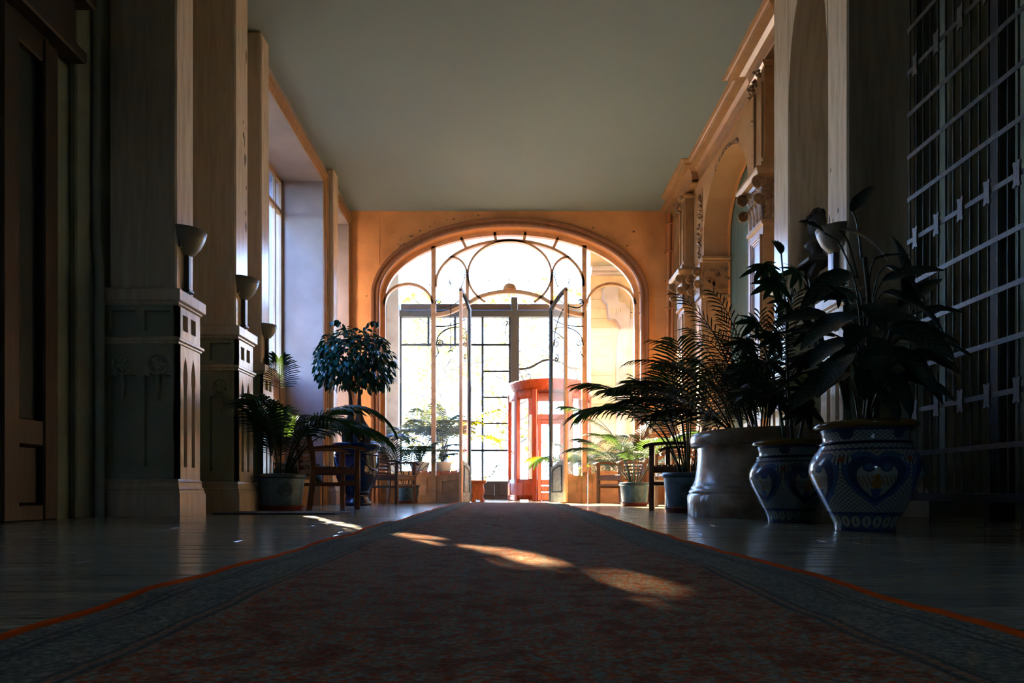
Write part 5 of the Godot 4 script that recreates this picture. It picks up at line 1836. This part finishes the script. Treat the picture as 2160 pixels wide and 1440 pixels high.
func round_pot(t: Node3D, k: float, emblem: float) -> void:
	var b := MB.new()
	b.lathe(PackedVector2Array([Vector2(0, 0.045), Vector2(0.185, 0.045), Vector2(0.19, 0.06), Vector2(0.205, 0.2), Vector2(0.215, 0.31)]), 40)
	var o := obj("pot", b, M.greypot, t)
	var r := MB.new()
	r.lathe(PackedVector2Array([Vector2(0.213, 0.305), Vector2(0.222, 0.305), Vector2(0.233, 0.318), Vector2(0.234, 0.335), Vector2(0.226, 0.35), Vector2(0.21, 0.352), Vector2(0.198, 0.34), Vector2(0.195, 0.31)]), 40)
	obj("rim", r, M.greypot_rim, o)
	var c := MB.new()
	c.lathe(PackedVector2Array([Vector2(0, 0.0), Vector2(0.18, 0.0), Vector2(0.205, 0.04), Vector2(0.208, 0.05), Vector2(0.198, 0.05), Vector2(0.185, 0.045)]), 36)
	obj("saucer", c, M.saucer, t)
	var s := MB.new()
	s.lathe(PackedVector2Array([Vector2(0, 0.325), Vector2(0.2, 0.32)]), 24)
	obj("soil", s, M.soil, t)
	# round crest with a crown in relief
	var e := MB.new()
	var cc := Vector3(cos(emblem), 0, -sin(emblem))
	var sd := Vector3.UP.cross(cc)
	var at := func(u: float, v: float, w: float) -> Vector3: return (cc + sd * u / 0.207).normalized() * (0.2065 + 0.07 * (v - 0.0) + w) + Vector3(0, 0.2 + v, 0)
	for rr in [0.066, 0.052]:
		var ring := PackedVector3Array()
		for i in 29:
			var a := TAU * i / 28
			ring.append(at.call(cos(a) * rr, sin(a) * rr, 0.001))
		e.tube(ring, PackedFloat32Array([0.0045]), 5, false)
	for x in [-0.028, -0.014, 0.0, 0.014, 0.028]:
		e.tube(PackedVector3Array([at.call(x * 0.8, -0.012, 0.002), at.call(x * 1.2, 0.01, 0.005), at.call(x * 0.6, 0.028, 0.003)]), PackedFloat32Array([0.004, 0.005, 0.003]), 5)
	e.tube(PackedVector3Array([at.call(-0.026, -0.018, 0.002), at.call(0.0, -0.02, 0.003), at.call(0.026, -0.018, 0.002)]), PackedFloat32Array([0.006]), 5)
	e.tube(PackedVector3Array([at.call(0, 0.03, 0.002), at.call(0, 0.044, 0.002)]), PackedFloat32Array([0.005, 0.003]), 5)
	obj("crest", e, M.greypot, o)

# where the end of a leaf comes to lie
func frond_tip(az: float, pitch: float, L: float, droop: float) -> Vector3:
	var p := Vector3.ZERO
	var h := Vector3(cos(az), 0, -sin(az))
	var far := Vector3.ZERO
	for i in 16:
		var a := pitch - droop * pow(i / 16.0, 1.5)
		p += (h * cos(a) + Vector3.UP * sin(a)) * L / 16.0
		if Vector2(p.x, p.z).length() > Vector2(far.x, far.z).length():
			far = p
	return far + h * 0.12

func palm(called: String, label: String, at: Vector3, k: float, emblem: float, sd: int, n: int, hgt: float, m: Material, special := [], room_box := Rect2(-50, -50, 100, 100)) -> Node3D:
	var t := thing(called, label, "potted palm", at)
	round_pot(t, k, emblem)
	var g := RandomNumberGenerator.new()
	g.seed = sd
	for i in n:
		var az := TAU * (i * 0.381966 + g.randf() * 0.12)
		var pitch := g.randf_range(0.95, 1.5)
		var L := hgt * g.randf_range(0.8, 1.2)
		var rad := g.randf_range(0.02, 0.09)
		var dr := g.randf_range(0.75, 1.6)
		for tries in 14:
			var tip := at + frond_tip(az, pitch, L, dr) * k
			if room_box.has_point(Vector2(tip.x, tip.z)):
				break
			L *= 0.94
			pitch = minf(pitch + 0.06, 1.55)
			dr *= 0.86
		obj("frond", frond(Vector3(cos(az) * rad, 0.32, -sin(az) * rad), az, pitch, L, dr, 18, 0.31 * sqrt(hgt), 0.0095, 0.42, 0.42), m, t)
	for q in special:
		obj("frond", frond(Vector3(cos(q[0]) * 0.05, 0.32, -sin(q[0]) * 0.05), q[0], q[1], q[2], q[3], 20, q[4], 0.010, q[5], 0.5), m, t)
	t.scale = Vector3(k, k, k)
	return t

func leaf_mesh(L: float, W: float, fold: float, bend: float, n := 6) -> ArrayMesh:
	var m := MB.new()
	var rings := []
	for i in n + 1:
		var t := float(i) / n
		var w := W * 0.5 * pow(sin(PI * clampf(0.04 + 0.94 * pow(t, 0.85), 0, 1)), 0.8)
		if i == n:
			w = 0.0005
		var y := -bend * t * t * L
		rings.append(PackedVector3Array([Vector3(t * L, y + fold * w, -w), Vector3(t * L, y, 0), Vector3(t * L, y + fold * w, w)]))
	m.loft(rings, false, 1)
	return m.mesh()

func plants() -> void:
	palm("potted_palm", "palm in a wide blue grey pot against the panelled pillar", Vector3(-2.2, 0, -5.74), 1.0, -1.0, 3, 15, 0.95, M.palm, [[0.1, 1.35, 1.45, 2.4, 0.26, 0.55], [2.0, 1.5, 1.25, 0.4, 0.28, 0.72], [-0.5, 1.2, 1.1, 2.0, 0.3, 0.4], [0.3, 1.1, 1.2, 1.9, 0.3, 0.4]], Rect2(-2.36, -6.9, 4.0, 3.0))
	palm("potted_palm", "small palm in a stone coloured pot under the glazed screen", Vector3(-1.62, 0, -9.53), 0.84, -0.2, 11, 14, 1.15, M.palm, [], Rect2(-2.4, -9.82, 4.0, 4.0))
	palm("potted_palm", "slender palm in a small grey pot with a tall single frond", Vector3(1.64, 0, -7.7), 0.86, -1.75, 19, 14, 1.0, M.palm, [[2.7, 1.35, 1.75, 1.3, 0.3, 0.72]], Rect2(-3, -9.5, 5.6, 9.0))
	palm("potted_palm", "dense palm in a large grey pot touching the round planter", Vector3(1.56, 0, -5.12), 0.98, -1.95, 27, 18, 1.15, M.palm, [[0.5, 1.2, 1.3, 1.5, 0.34, 0.4], [2.6, 1.15, 1.3, 1.6, 0.34, 0.4], [1.3, 1.4, 1.3, 0.8, 0.34, 0.5]], Rect2(0.6, -8.0, 1.75, 6.0))
	ficus()
	lobby_plants()
	# fine leaved plant on the floor of the window bay
	var t := thing("bay_plant", "fine leaved plant in a low tan tub in the window bay", "plant", Vector3(-2.70, 0, -7.7))
	var b := MB.new()
	b.lathe(PackedVector2Array([Vector2(0, 0), Vector2(0.15, 0), Vector2(0.18, 0.3), Vector2(0.19, 0.34), Vector2(0.17, 0.34), Vector2(0, 0.32)]), 28)
	obj("tub", b, M.tanwall, t)
	var g := RandomNumberGenerator.new()
	g.seed = 5
	for i in 22:
		obj("sprig", frond(Vector3(0, 0.32, 0), g.randf() * TAU, g.randf_range(0.7, 1.4), g.randf_range(0.28, 0.45), g.randf_range(1.2, 2.6), 14, 0.10, 0.008, 0.2), M.palm, t)

func ficus() -> void:
	var t := thing("ficus_tree", "round headed ficus tree with plaited trunks in a cobalt blue urn", "potted tree", Vector3(-2.02, 0, -7.9))
	var u := MB.new()
	u.lathe(PackedVector2Array([Vector2(0, 0), Vector2(0.195, 0), Vector2(0.2, 0.03), Vector2(0.185, 0.055), Vector2(0.16, 0.08), Vector2(0.145, 0.13), Vector2(0.155, 0.18), Vector2(0.19, 0.225), Vector2(0.235, 0.29), Vector2(0.262, 0.37), Vector2(0.275, 0.46), Vector2(0.274, 0.56), Vector2(0.268, 0.65), Vector2(0.272, 0.70), Vector2(0.29, 0.755), Vector2(0.315, 0.79), Vector2(0.318, 0.81), Vector2(0.3, 0.82), Vector2(0.275, 0.80), Vector2(0.26, 0.76)]), 56)
	var ur := obj("urn", u, M.cobalt, t)
	for q in [[0.272, 0.655, 0.014], [0.156, 0.165, 0.012]]:
		var b := MB.new()
		b.lathe(PackedVector2Array([Vector2(q[0], q[1]), Vector2(q[0] + q[2], q[1] + 0.008), Vector2(q[0] + q[2], q[1] + 0.02), Vector2(q[0], q[1] + 0.028)]), 48)
		obj("band", b, M.cobalt, ur)
	for k in 4:
		var sw := PackedVector3Array()
		for i in 15:
			var a := TAU * k / 4.0 + 0.4 + TAU / 4.0 * i / 14.0
			var dip := 0.17 * sin(PI * i / 14.0)
			var rr := 0.283
			sw.append(Vector3(cos(a) * rr, 0.64 - dip, -sin(a) * rr))
		var m := MB.new()
		m.tube(sw, PackedFloat32Array([0.012]), 6)
		obj("swag", m, M.cobalt, ur)
	var s := MB.new()
	s.lathe(PackedVector2Array([Vector2(0, 0.78), Vector2(0.27, 0.77)]), 24)
	obj("soil", s, M.soil, t)
	# trunks: two stems rise out of a cluster of thick roots
	var top := Vector3(0, 1.95, 0)
	for q in [[-0.14, 0.05, -0.03], [-0.07, -0.05, -0.05], [0.0, 0.07, 0.0], [0.07, -0.04, 0.03], [0.14, 0.03, 0.02], [0.04, 0.1, -0.04], [-0.1, 0.1, 0.0]]:
		var m := MB.new()
		var jx: float = -0.075 if q[0] < -0.05 else 0.035
		m.tube(spline3(PackedVector3Array([Vector3(q[0], 0.78, q[1]), Vector3(q[0] * 1.15 + 0.01, 0.95, q[1]), Vector3(lerpf(q[0], jx, 0.6), 1.12, q[1] * 0.5), Vector3(jx, 1.28, 0)]), 5), PackedFloat32Array([0.026, 0.03, 0.03, 0.034, 0.036, 0.038, 0.04, 0.04, 0.04, 0.038, 0.036, 0.034, 0.032, 0.03, 0.028, 0.026]), 8)
		obj("root", m, M.trunk, t)
	for q in [[-0.075, -0.13, -0.1], [0.035, 0.04, 0.12]]:
		var m := MB.new()
		m.tube(spline3(PackedVector3Array([Vector3(q[0], 1.2, 0), Vector3(q[0] * 1.1, 1.45, 0.01), Vector3(q[1], 1.7, 0), Vector3(q[2], 2.05, 0)]), 5), PackedFloat32Array([0.042, 0.036, 0.03, 0.028, 0.026, 0.022, 0.02, 0.018, 0.016, 0.014, 0.012, 0.01, 0.01, 0.008, 0.008, 0.006]), 8)
		obj("trunk", m, M.trunk, t)
	var g := RandomNumberGenerator.new()
	g.seed = 44
	var lm := [leaf_mesh(0.09, 0.046, 0.25, 0.15), leaf_mesh(0.08, 0.044, 0.3, 0.25), leaf_mesh(0.1, 0.05, 0.2, 0.1)]
	var c := Vector3(-0.02, 1.90, 0)
	var spots := []
	for i in 1650:
		var d := Vector3(g.randfn(), g.randfn(), g.randfn()).normalized()
		if d.y < -0.75:
			continue
		var lump := 1.0 + 0.12 * noise.get_noise_3d(d.x * 2.2, d.y * 2.2, d.z * 2.2)
		var r := pow(g.randf_range(0.25, 1.0), 0.4) * lump
		var p := c + d * Vector3(0.535, 0.47, 0.53) * r
		if p.y < 1.47 + 0.25 * (1.0 - minf(1.0, Vector2(p.x, p.z).length() / 0.35)):
			continue
		spots.append([p, d])
	# two loose shoots above the head
	for q in [[Vector3(-0.12, 2.32, 0.1), Vector3(-0.30, 2.41, 0.12)], [Vector3(0.1, 2.3, 0.1), Vector3(0.33, 2.4, 0.12)]]:
		for i in 14:
			var a: Vector3 = q[0].lerp(q[1], i / 13.0) + Vector3(0, 0.07 * sin(PI * i / 13.0), 0)
			spots.append([a, Vector3(g.randfn(), -0.5, g.randfn()).normalized()])
		var m := MB.new()
		m.tube(PackedVector3Array([q[0] + Vector3(0, -0.15, 0), q[0].lerp(q[1], 0.5) + Vector3(0, 0.07, 0), q[1]]), PackedFloat32Array([0.005, 0.004, 0.002]), 5)
		obj("twig", m, M.trunk, t)
	for i in 18:
		var d := Vector3(g.randfn(), g.randf_range(-0.3, 0.9), g.randfn()).normalized()
		var m := MB.new()
		m.tube(PackedVector3Array([Vector3(-0.02, 1.72, 0), c + d * Vector3(0.25, 0.2, 0.25), c + d * Vector3(0.5, 0.42, 0.5)]), PackedFloat32Array([0.011, 0.007, 0.003]), 5)
		obj("branch", m, M.trunk, t)
	# the leaves that face the hall are single parts, the rest one mass
	spots.sort_custom(func(a, b): return a[0].z + a[0].y * 0.15 > b[0].z + b[0].y * 0.15)
	var rest := SurfaceTool.new()
	rest.begin(Mesh.PRIMITIVE_TRIANGLES)
	for i in spots.size():
		var p: Vector3 = spots[i][0]
		var d: Vector3 = spots[i][1]
		var dir := (d * 0.7 + Vector3(g.randfn() * 0.35, -0.75, g.randfn() * 0.35)).normalized()
		var z := dir.cross(Vector3.UP + Vector3(g.randfn(), 0, g.randfn()) * 0.3).normalized()
		var xf := Transform3D(Basis(dir, z.cross(dir), z), p)
		if i < 290:
			var o := mi("leaf", lm[i % 3], M.ficus[g.randi() % 3], t)
			o.transform = xf
		else:
			rest.append_from(lm[i % 3], 0, xf)
	var f := mi("foliage", rest.commit(), M.ficus[0], t)
	f.set_meta("kind", "stuff")

func lobby_plants() -> void:
	var cr := thing("wooden_crate", "row of orange boards forming a low planter crate behind the screen", "crate", Vector3(-1.45, 0, -11.5))
	for i in 9:
		boxpart("board", Vector3(-0.62 + i * 0.14, 0.05, 0.26), Vector3(-0.62 + i * 0.14 + 0.132, 0.58, 0.285), M.pine, cr, 0.006)
	boxpart("body", Vector3(-0.63, 0.0, -0.26), Vector3(0.65, 0.56, 0.26), M.brown, cr, 0.01)
	for q in [[-1.72, 41, "palm in a white tub at the pilaster end of the crate"], [-1.28, 53, "palm with sunlight put into its leaf colour in a white tub at the doorway end of the crate"]]:
		var t := thing("lobby_palm", q[2], "potted palm", Vector3(q[0], 0.58, -11.5))
		var b := MB.new()
		b.lathe(PackedVector2Array([Vector2(0, 0), Vector2(0.15, 0), Vector2(0.19, 0.16), Vector2(0.2, 0.18), Vector2(0.18, 0.18), Vector2(0, 0.16)]), 28)
		obj("tub", b, M.white, t)
		var g := RandomNumberGenerator.new()
		g.seed = q[1]
		for i in 15:
			var az := TAU * (i * 0.381966 + g.randf() * 0.1)
			obj("frond", frond(Vector3(0, 0.16, 0), az, g.randf_range(0.9, 1.5), g.randf_range(0.9, 1.55), g.randf_range(1.0, 1.9), 19, 0.32, 0.0115, 0.45, 0.6), M.palm_sunlit if q[1] == 53 or i % 2 else M.palm, t)
	for q in [[1.32, -11.1, 61, "palm standing before the revolving door behind the screen"], [1.62, -10.55, 73, "low palm standing behind the screen panel by the boarded wall"]]:
		var t := thing("lobby_palm", q[3], "potted palm", Vector3(q[0], 0, q[1]))
		var b := MB.new()
		b.lathe(PackedVector2Array([Vector2(0, 0), Vector2(0.14, 0), Vector2(0.18, 0.3), Vector2(0.19, 0.32), Vector2(0.17, 0.32), Vector2(0, 0.3)]), 28)
		obj("tub", b, M.greypot, t)
		var g := RandomNumberGenerator.new()
		g.seed = q[2]
		for i in 12:
			var az := TAU * (i * 0.381966 + g.randf() * 0.1)
			obj("frond", frond(Vector3(0, 0.3, 0), az, g.randf_range(0.9, 1.5), g.randf_range(0.8, 1.25), g.randf_range(1.2, 2.1), 19, 0.28, 0.011, 0.45, 0.6), M.palm_sunlit if i % 2 else M.palm, t)

func schefflera(t: Node3D, turn: float) -> void:
	# whorls of long oval leaflets on thin stalks; positions relative to the vase, room axes
	var g := RandomNumberGenerator.new()
	g.seed = 15
	var lm := [leaf_mesh(0.13, 0.044, 0.3, 0.25), leaf_mesh(0.11, 0.04, 0.3, 0.35), leaf_mesh(0.145, 0.047, 0.25, 0.2)]
	var rot := Basis(Vector3.UP, turn)
	var stems := [[Vector3(0.02, 0.45, 0), Vector3(-0.02, 0.9, 0.02), Vector3(-0.03, 1.25, 0.02), Vector3(-0.05, 1.62, 0.0)], [Vector3(-0.03, 0.45, 0.02), Vector3(-0.1, 0.8, 0.04), Vector3(-0.15, 1.05, 0.0)], [Vector3(0.05, 0.45, 0), Vector3(0.12, 0.8, 0.0), Vector3(0.16, 1.1, 0.0), Vector3(0.14, 1.5, -0.05)]]
	for s in stems:
		var m := MB.new()
		var pts := PackedVector3Array()
		for p in s:
			pts.append(rot * p)
		m.tube(spline3(pts, 5), PackedFloat32Array([0.011, 0.01, 0.009, 0.009, 0.008, 0.008, 0.007, 0.007, 0.006, 0.006, 0.005]), 6)
		obj("stem", m, M.palm_stem, t)
	var w := [[-0.15, 1.53], [-0.13, 1.40], [-0.17, 1.22], [-0.23, 1.09], [-0.22, 0.96], [-0.18, 0.83], [-0.04, 1.13], [-0.07, 0.97], [0.07, 1.52], [0.0, 0.80], [-0.1, 0.74], [0.16, 1.17], [0.1, 0.98], [0.2, 1.36], [0.12, 0.8], [-0.24, 0.78], [-0.04, 1.3], [0.22, 1.0], [-0.27, 0.9], [0.03, 0.66]]
	for i in w.size():
		var c := Vector3(w[i][0], w[i][1], g.randf_range(-0.14, 0.16))
		var st := MB.new()
		var from := Vector3(lerpf(c.x, 0.0, 0.85), c.y - g.randf_range(0.08, 0.2), 0.0)
		st.tube(PackedVector3Array([rot * from, rot * (from.lerp(c, 0.6) + Vector3(0, 0.03, 0)), rot * c]), PackedFloat32Array([0.004, 0.003, 0.003]), 5)
		var tilt := Vector3(g.randfn() * 0.4, 0.6, 1.0 + g.randfn() * 0.3).normalized()
		var xa := tilt.cross(Vector3(0.3, 0.1, 1)).normalized()
		var za := xa.cross(tilt)
		var sx := SurfaceTool.new()
		sx.begin(Mesh.PRIMITIVE_TRIANGLES)
		var n := 7 + g.randi() % 3
		for k in n:
			var a := TAU * k / n + g.randf() * 0.2
			var dir := (xa * cos(a) + za * sin(a) - tilt * 0.15).normalized()
			var zz := dir.cross(tilt).normalized()
			sx.append_from(lm[k % 3], 0, Transform3D(rot * Basis(dir, zz.cross(dir), zz), rot * c))
		sx.append_from(st.mesh(), 0, Transform3D.IDENTITY)
		mi("leaf", sx.commit(), M.schef, t)
	# young shoot at the top
	for k in 5:
		var o := mi("shoot", lm[1], M.schef, t)
		var a := 1.2 + 0.22 * k
		var dir := Vector3(cos(a), sin(a), 0.1 * (k - 2)).normalized()
		var zz := dir.cross(Vector3(0, 0, 1)).normalized()
		o.transform = Transform3D(rot * Basis(dir, zz.cross(dir), zz), rot * Vector3(-0.05, 1.6, 0)).scaled_local(Vector3(0.9, 0.9, 0.6))

func dief_texture() -> ImageTexture:
	var W := 96
	var H := 192
	var im := Image.create(W, H, true, Image.FORMAT_RGB8)
	var n := FastNoiseLite.new()
	n.seed = 6
	n.frequency = 0.07
	for y in H:
		for x in W:
			var u := absf(x * 2.0 / W - 1.0)
			var v := float(y) / H
			var vein := absf(fmod(v * 11.0 - u * 2.2 + 20.0, 1.0) - 0.5) * 2.0
			var k := smoothstep(0.25, 0.9, n.get_noise_2d(x * 1.5, y) * 0.6 + vein * 0.75) * (1.0 - smoothstep(0.55, 0.9, u))
			var c := Color(0.03, 0.13, 0.11).lerp(Color(0.30, 0.48, 0.40), k * 0.8)
			if u < 0.035:
				c = Color(0.10, 0.2, 0.13)
			im.set_pixel(x, y, c)
	im.generate_mipmaps()
	return ImageTexture.create_from_image(im)

func dieffenbachia(t: Node3D, turn: float) -> void:
	M.dief.albedo_texture = dief_texture()
	var g := RandomNumberGenerator.new()
	g.seed = 23
	var rot := Basis(Vector3.UP, turn)
	var lm := []
	for q in [[0.26, 0.125, 0.5], [0.30, 0.14, 0.8], [0.22, 0.11, 0.3]]:
		var m := MB.new()
		var rings := []
		var n := 10
		for i in n + 1:
			var v := float(i) / n
			var w: float = q[1] * 0.5 * pow(sin(PI * clampf(0.05 + 0.93 * pow(v, 0.8), 0, 1)), 0.75)
			if i == n:
				w = 0.001
			var y: float = -q[2] * v * v * q[0] * 0.6
			var ring := PackedVector3Array()
			for k in 7:
				var s := k / 3.0 - 1.0
				ring.append(Vector3(v * q[0], y + 0.25 * w * s * s + 0.05 * w * sin(v * 18.0) * absf(s), s * w))
			rings.append(ring)
		m.loft(rings, false, 1)
		lm.append(m.mesh())
	# canes
	var canes := [[Vector3(0.0, 0.45, 0.03), Vector3(0.0, 0.75, 0.03), Vector3(0.01, 1.0, 0.02), Vector3(-0.01, 1.22, 0.02)], [Vector3(0.06, 0.45, -0.04), Vector3(0.1, 0.7, -0.04), Vector3(0.16, 0.95, -0.05)], [Vector3(-0.06, 0.45, 0.0), Vector3(-0.09, 0.6, 0.0), Vector3(-0.14, 0.8, 0.0)]]
	for s in canes:
		var m := MB.new()
		var pts := PackedVector3Array()
		for p in s:
			pts.append(rot * p)
		m.tube(spline3(pts, 5), PackedFloat32Array([0.013, 0.012, 0.012, 0.011, 0.01]), 7)
		obj("cane", m, M.palm_stem, t)
	# [leaf foot x, y, z, direction x, y, z, size]
	var L := [
		[-0.07, 1.42, 0.03, 0.45, 0.75, 0.2, 0.62], [-0.19, 1.33, 0.02, -0.8, 0.35, 0.3, 0.62], [-0.14, 1.33, 0.05, 0.95, -0.25, 0.35, 0.75], [0.15, 1.02, 0.02, 0.15, 0.95, 0.3, 0.95],
		[0.08, 1.18, 0.02, 0.8, -0.55, 0.3, 0.9], [0.27, 0.99, 0.0, 0.95, 0.02, 0.2, 0.78], [0.05, 1.05, 0.05, 0.9, -0.3, 0.4, 1.0], [0.1, 0.92, 0.05, 0.9, -0.2, 0.35, 1.1],
		[0.12, 0.85, 0.05, 0.9, -0.35, 0.2, 1.15], [-0.03, 1.0, 0.05, 0.05, -0.6, 0.8, 0.7], [-0.08, 1.15, 0.03, -0.85, -0.3, 0.3, 0.85], [-0.06, 1.05, 0.03, -0.95, -0.05, 0.3, 0.95],
		[-0.05, 0.95, 0.05, -0.9, -0.1, 0.4, 1.05], [-0.08, 0.85, 0.05, -0.85, -0.25, 0.4, 1.1], [-0.1, 0.78, 0.05, -0.75, -0.5, 0.4, 1.05], [0.06, 0.8, 0.08, 0.55, -0.6, 0.5, 1.05],
		[0.0, 0.85, 0.08, -0.2, -0.7, 0.6, 0.95], [0.12, 0.75, 0.05, 0.7, -0.55, 0.3, 1.0], [-0.03, 0.72, 0.08, -0.4, -0.6, 0.6, 1.0], [0.03, 0.7, 0.08, 0.25, -0.65, 0.6, 0.9],
		[0.14, 0.95, -0.05, 0.85, 0.3, -0.2, 1.0], [0.1, 0.85, -0.08, 0.5, 0.35, -0.6, 1.0], [-0.12, 0.9, -0.05, -0.7, 0.3, -0.4, 1.0], [0.0, 1.1, -0.05, 0.1, 0.4, -0.8, 0.9],
		[-0.1, 0.75, -0.1, -0.6, 0.1, -0.7, 1.0], [0.2, 0.88, 0.0, 0.95, -0.1, 0.1, 1.2], [-0.15, 0.95, 0.0, -0.8, 0.2, 0.3, 0.8], [0.02, 1.2, 0.04, 0.5, 0.1, 0.7, 0.55],
		[-0.02, 0.78, 0.1, -0.55, -0.35, 0.7, 0.95], [0.1, 0.68, 0.08, 0.8, -0.3, 0.5, 0.9], [-0.12, 0.7, 0.06, -0.9, -0.2, 0.4, 0.95], [0.08, 0.9, 0.06, 0.35, -0.3, 0.8, 0.9],
		[0.16, 1.0, 0.0, 0.6, 0.6, 0.3, 0.9], [-0.02, 0.62, 0.1, 0.1, -0.5, 0.8, 0.8], [-0.06, 0.9, 0.08, -0.6, -0.5, 0.6, 0.9], [0.2, 0.8, 0.02, 0.8, -0.4, 0.4, 1.0],
		[-0.1, 1.0, 0.03, -0.6, 0.5, 0.4, 0.8], [0.05, 1.1, 0.05, 0.7, 0.25, 0.5, 0.85]]
	for q in L:
		var foot := Vector3(q[0], q[1], q[2])
		var dir := Vector3(q[3], q[4], q[5]).normalized()
		var up := Vector3(g.randfn() * 0.25, 1.0, 0.7 + g.randfn() * 0.25)
		var zz := dir.cross(up).normalized()
		var k: float = q[6]
		var o := mi("leaf", lm[g.randi() % 3], M.dief, t)
		o.transform = Transform3D(rot * Basis(dir * k, zz.cross(dir) * k, zz * k), rot * foot)
		var st := MB.new()
		var from := Vector3(foot.x * 0.25, maxf(foot.y - 0.2, 0.46), 0.01)
		st.tube(spline3(PackedVector3Array([rot * from, rot * (from.lerp(foot, 0.5) + Vector3(0, 0.05, 0)), rot * foot]), 4), PackedFloat32Array([0.006, 0.005, 0.004]), 5)
		obj("leaf_stalk", st, M.palm_stem, t)

# ------------------------------------------------------------------ beyond the glass
func outside() -> void:
	var b := MB.new()
	b.box(Vector3(-90, -0.6, 60), Vector3(90, -0.31, -120))
	struct("ground", b, M.ground, "pale paved ground outside the building", "ground")
	var st := MB.new()
	st.box(Vector3(-6, -0.31, -15.3), Vector3(6, -0.02, -19.0))
	struct("pavement", st, M.ground, "pale pavement outside the shop front", "pavement")
	# glass canopy over the entrance
	var c := thing("glass_canopy", "bluish glass canopy over the entrance outside", "canopy")
	var cm := MB.new()
	var rings := []
	for i in 13:
		var u := i / 12.0
		var x := lerpf(-3.6, 2.6, u)
		var y := 5.35 + 0.35 * sin(PI * clampf(u * 0.85, 0, 1))
		rings.append(PackedVector3Array([Vector3(x, y, -15.4), Vector3(x, y + 0.55, -17.4)]))
	cm.loft(rings, false, 1)
	obj("glazing", cm, M.canopyglass, c)
	for q in rings:
		var m := MB.new()
		m.tube(PackedVector3Array([q[0], q[1]]), PackedFloat32Array([0.02]), 5)
		obj("rib", m, M.beam, c)
		var tie := MB.new()
		tie.tube(PackedVector3Array([q[1], Vector3(q[0].x, 6.9, -15.1)]), PackedFloat32Array([0.008]), 4)
		obj("tie_rod", tie, M.beam, c)
	# trees across the street
	var g := RandomNumberGenerator.new()
	g.seed = 90
	var lq := leaf_mesh(0.34, 0.2, 0.1, 0.1, 3)
	var T := [[-5.6, -23.5, 8.6, "tall pale tree standing furthest along the street from the revolving door"], [-2.4, -21.5, 8.2, "tall pale tree seen through the tall side pane"], [0.3, -25.0, 9.4, "tall pale tree seen through the steel door panes"], [3.4, -22.5, 9.0, "tall pale tree standing behind the revolving door"], [6.6, -25.0, 9.6, "tall pale tree standing past the boarded lobby wall"]]
	for q in T:
		tree("street_tree", q[3], Vector3(q[0], -0.31, q[1]), q[2], 34, 26, 2.3, "trees across the street", g, lq)
	# trees added outside the window bays to break up the sun
	for q in [[-5.8, -10.7, 9.0, "leafy tree added close outside the deep window bay to dapple the sun"], [-9.2, -8.4, 7.5, "leafy tree added further out beside the hall to dapple the sun"], [-5.7, -7.4, 6.2, "smaller leafy tree added level with the deep window bay to dapple the sun"]]:
		tree("added_tree", q[3], Vector3(q[0], -0.31, q[1]), q[2], 60, 26, 1.35, "added trees that dapple the sun", g, lq)

func tree(called: String, label: String, at: Vector3, hgt: float, nb: int, nl: int, reach: float, group: String, g: RandomNumberGenerator, lq: Mesh) -> void:
	var t := thing(called, label, "tree", at, 0.0, group)
	var tr := MB.new()
	tr.tube(PackedVector3Array([Vector3.ZERO, Vector3(0.1, hgt * 0.3, 0), Vector3(0, hgt * 0.6, 0.1), Vector3(0.1, hgt * 0.9, 0)]), PackedFloat32Array([0.16, 0.12, 0.08, 0.03]), 8)
	obj("trunk", tr, M.treebark, t)
	var fo := SurfaceTool.new()
	fo.begin(Mesh.PRIMITIVE_TRIANGLES)
	for i in nb:
		var az := g.randf() * TAU
		var y0 := hgt * g.randf_range(0.12, 0.85)
		var d := Vector3(cos(az), g.randf_range(0.05, 0.7), sin(az)).normalized()
		var len := g.randf_range(1.0, reach)
		var m := MB.new()
		var p0 := Vector3(0, y0, 0)
		var p1 := p0 + d * len * 0.5 + Vector3(0, 0.15, 0)
		var p2 := p0 + d * len
		m.tube(PackedVector3Array([p0, p1, p2]), PackedFloat32Array([0.045, 0.03, 0.01]), 5)
		for k in 4:
			var a := p0.lerp(p2, g.randf_range(0.4, 0.95))
			m.tube(PackedVector3Array([a, a + Vector3(g.randfn(), g.randf(), g.randfn()) * 0.35]), PackedFloat32Array([0.014, 0.005]), 4)
		obj("branch", m, M.treebark, t)
		for k in (nl * 2 if called == "added_tree" and y0 > hgt * 0.55 else nl):  # added trees get denser tops to hold back the sun
			var a := p0.lerp(p2, g.randf_range(0.3, 1.1)) + Vector3(g.randfn(), g.randfn(), g.randfn()) * 0.3
			var bs := Basis(Vector3(g.randfn(), g.randfn(), g.randfn()).normalized(), g.randf() * TAU).scaled(Vector3.ONE * g.randf_range(0.5, 1.0))
			fo.append_from(lq, 0, Transform3D(bs, a))
	var f := mi("foliage", fo.commit(), M.tree, t)
	f.set_meta("kind", "stuff")
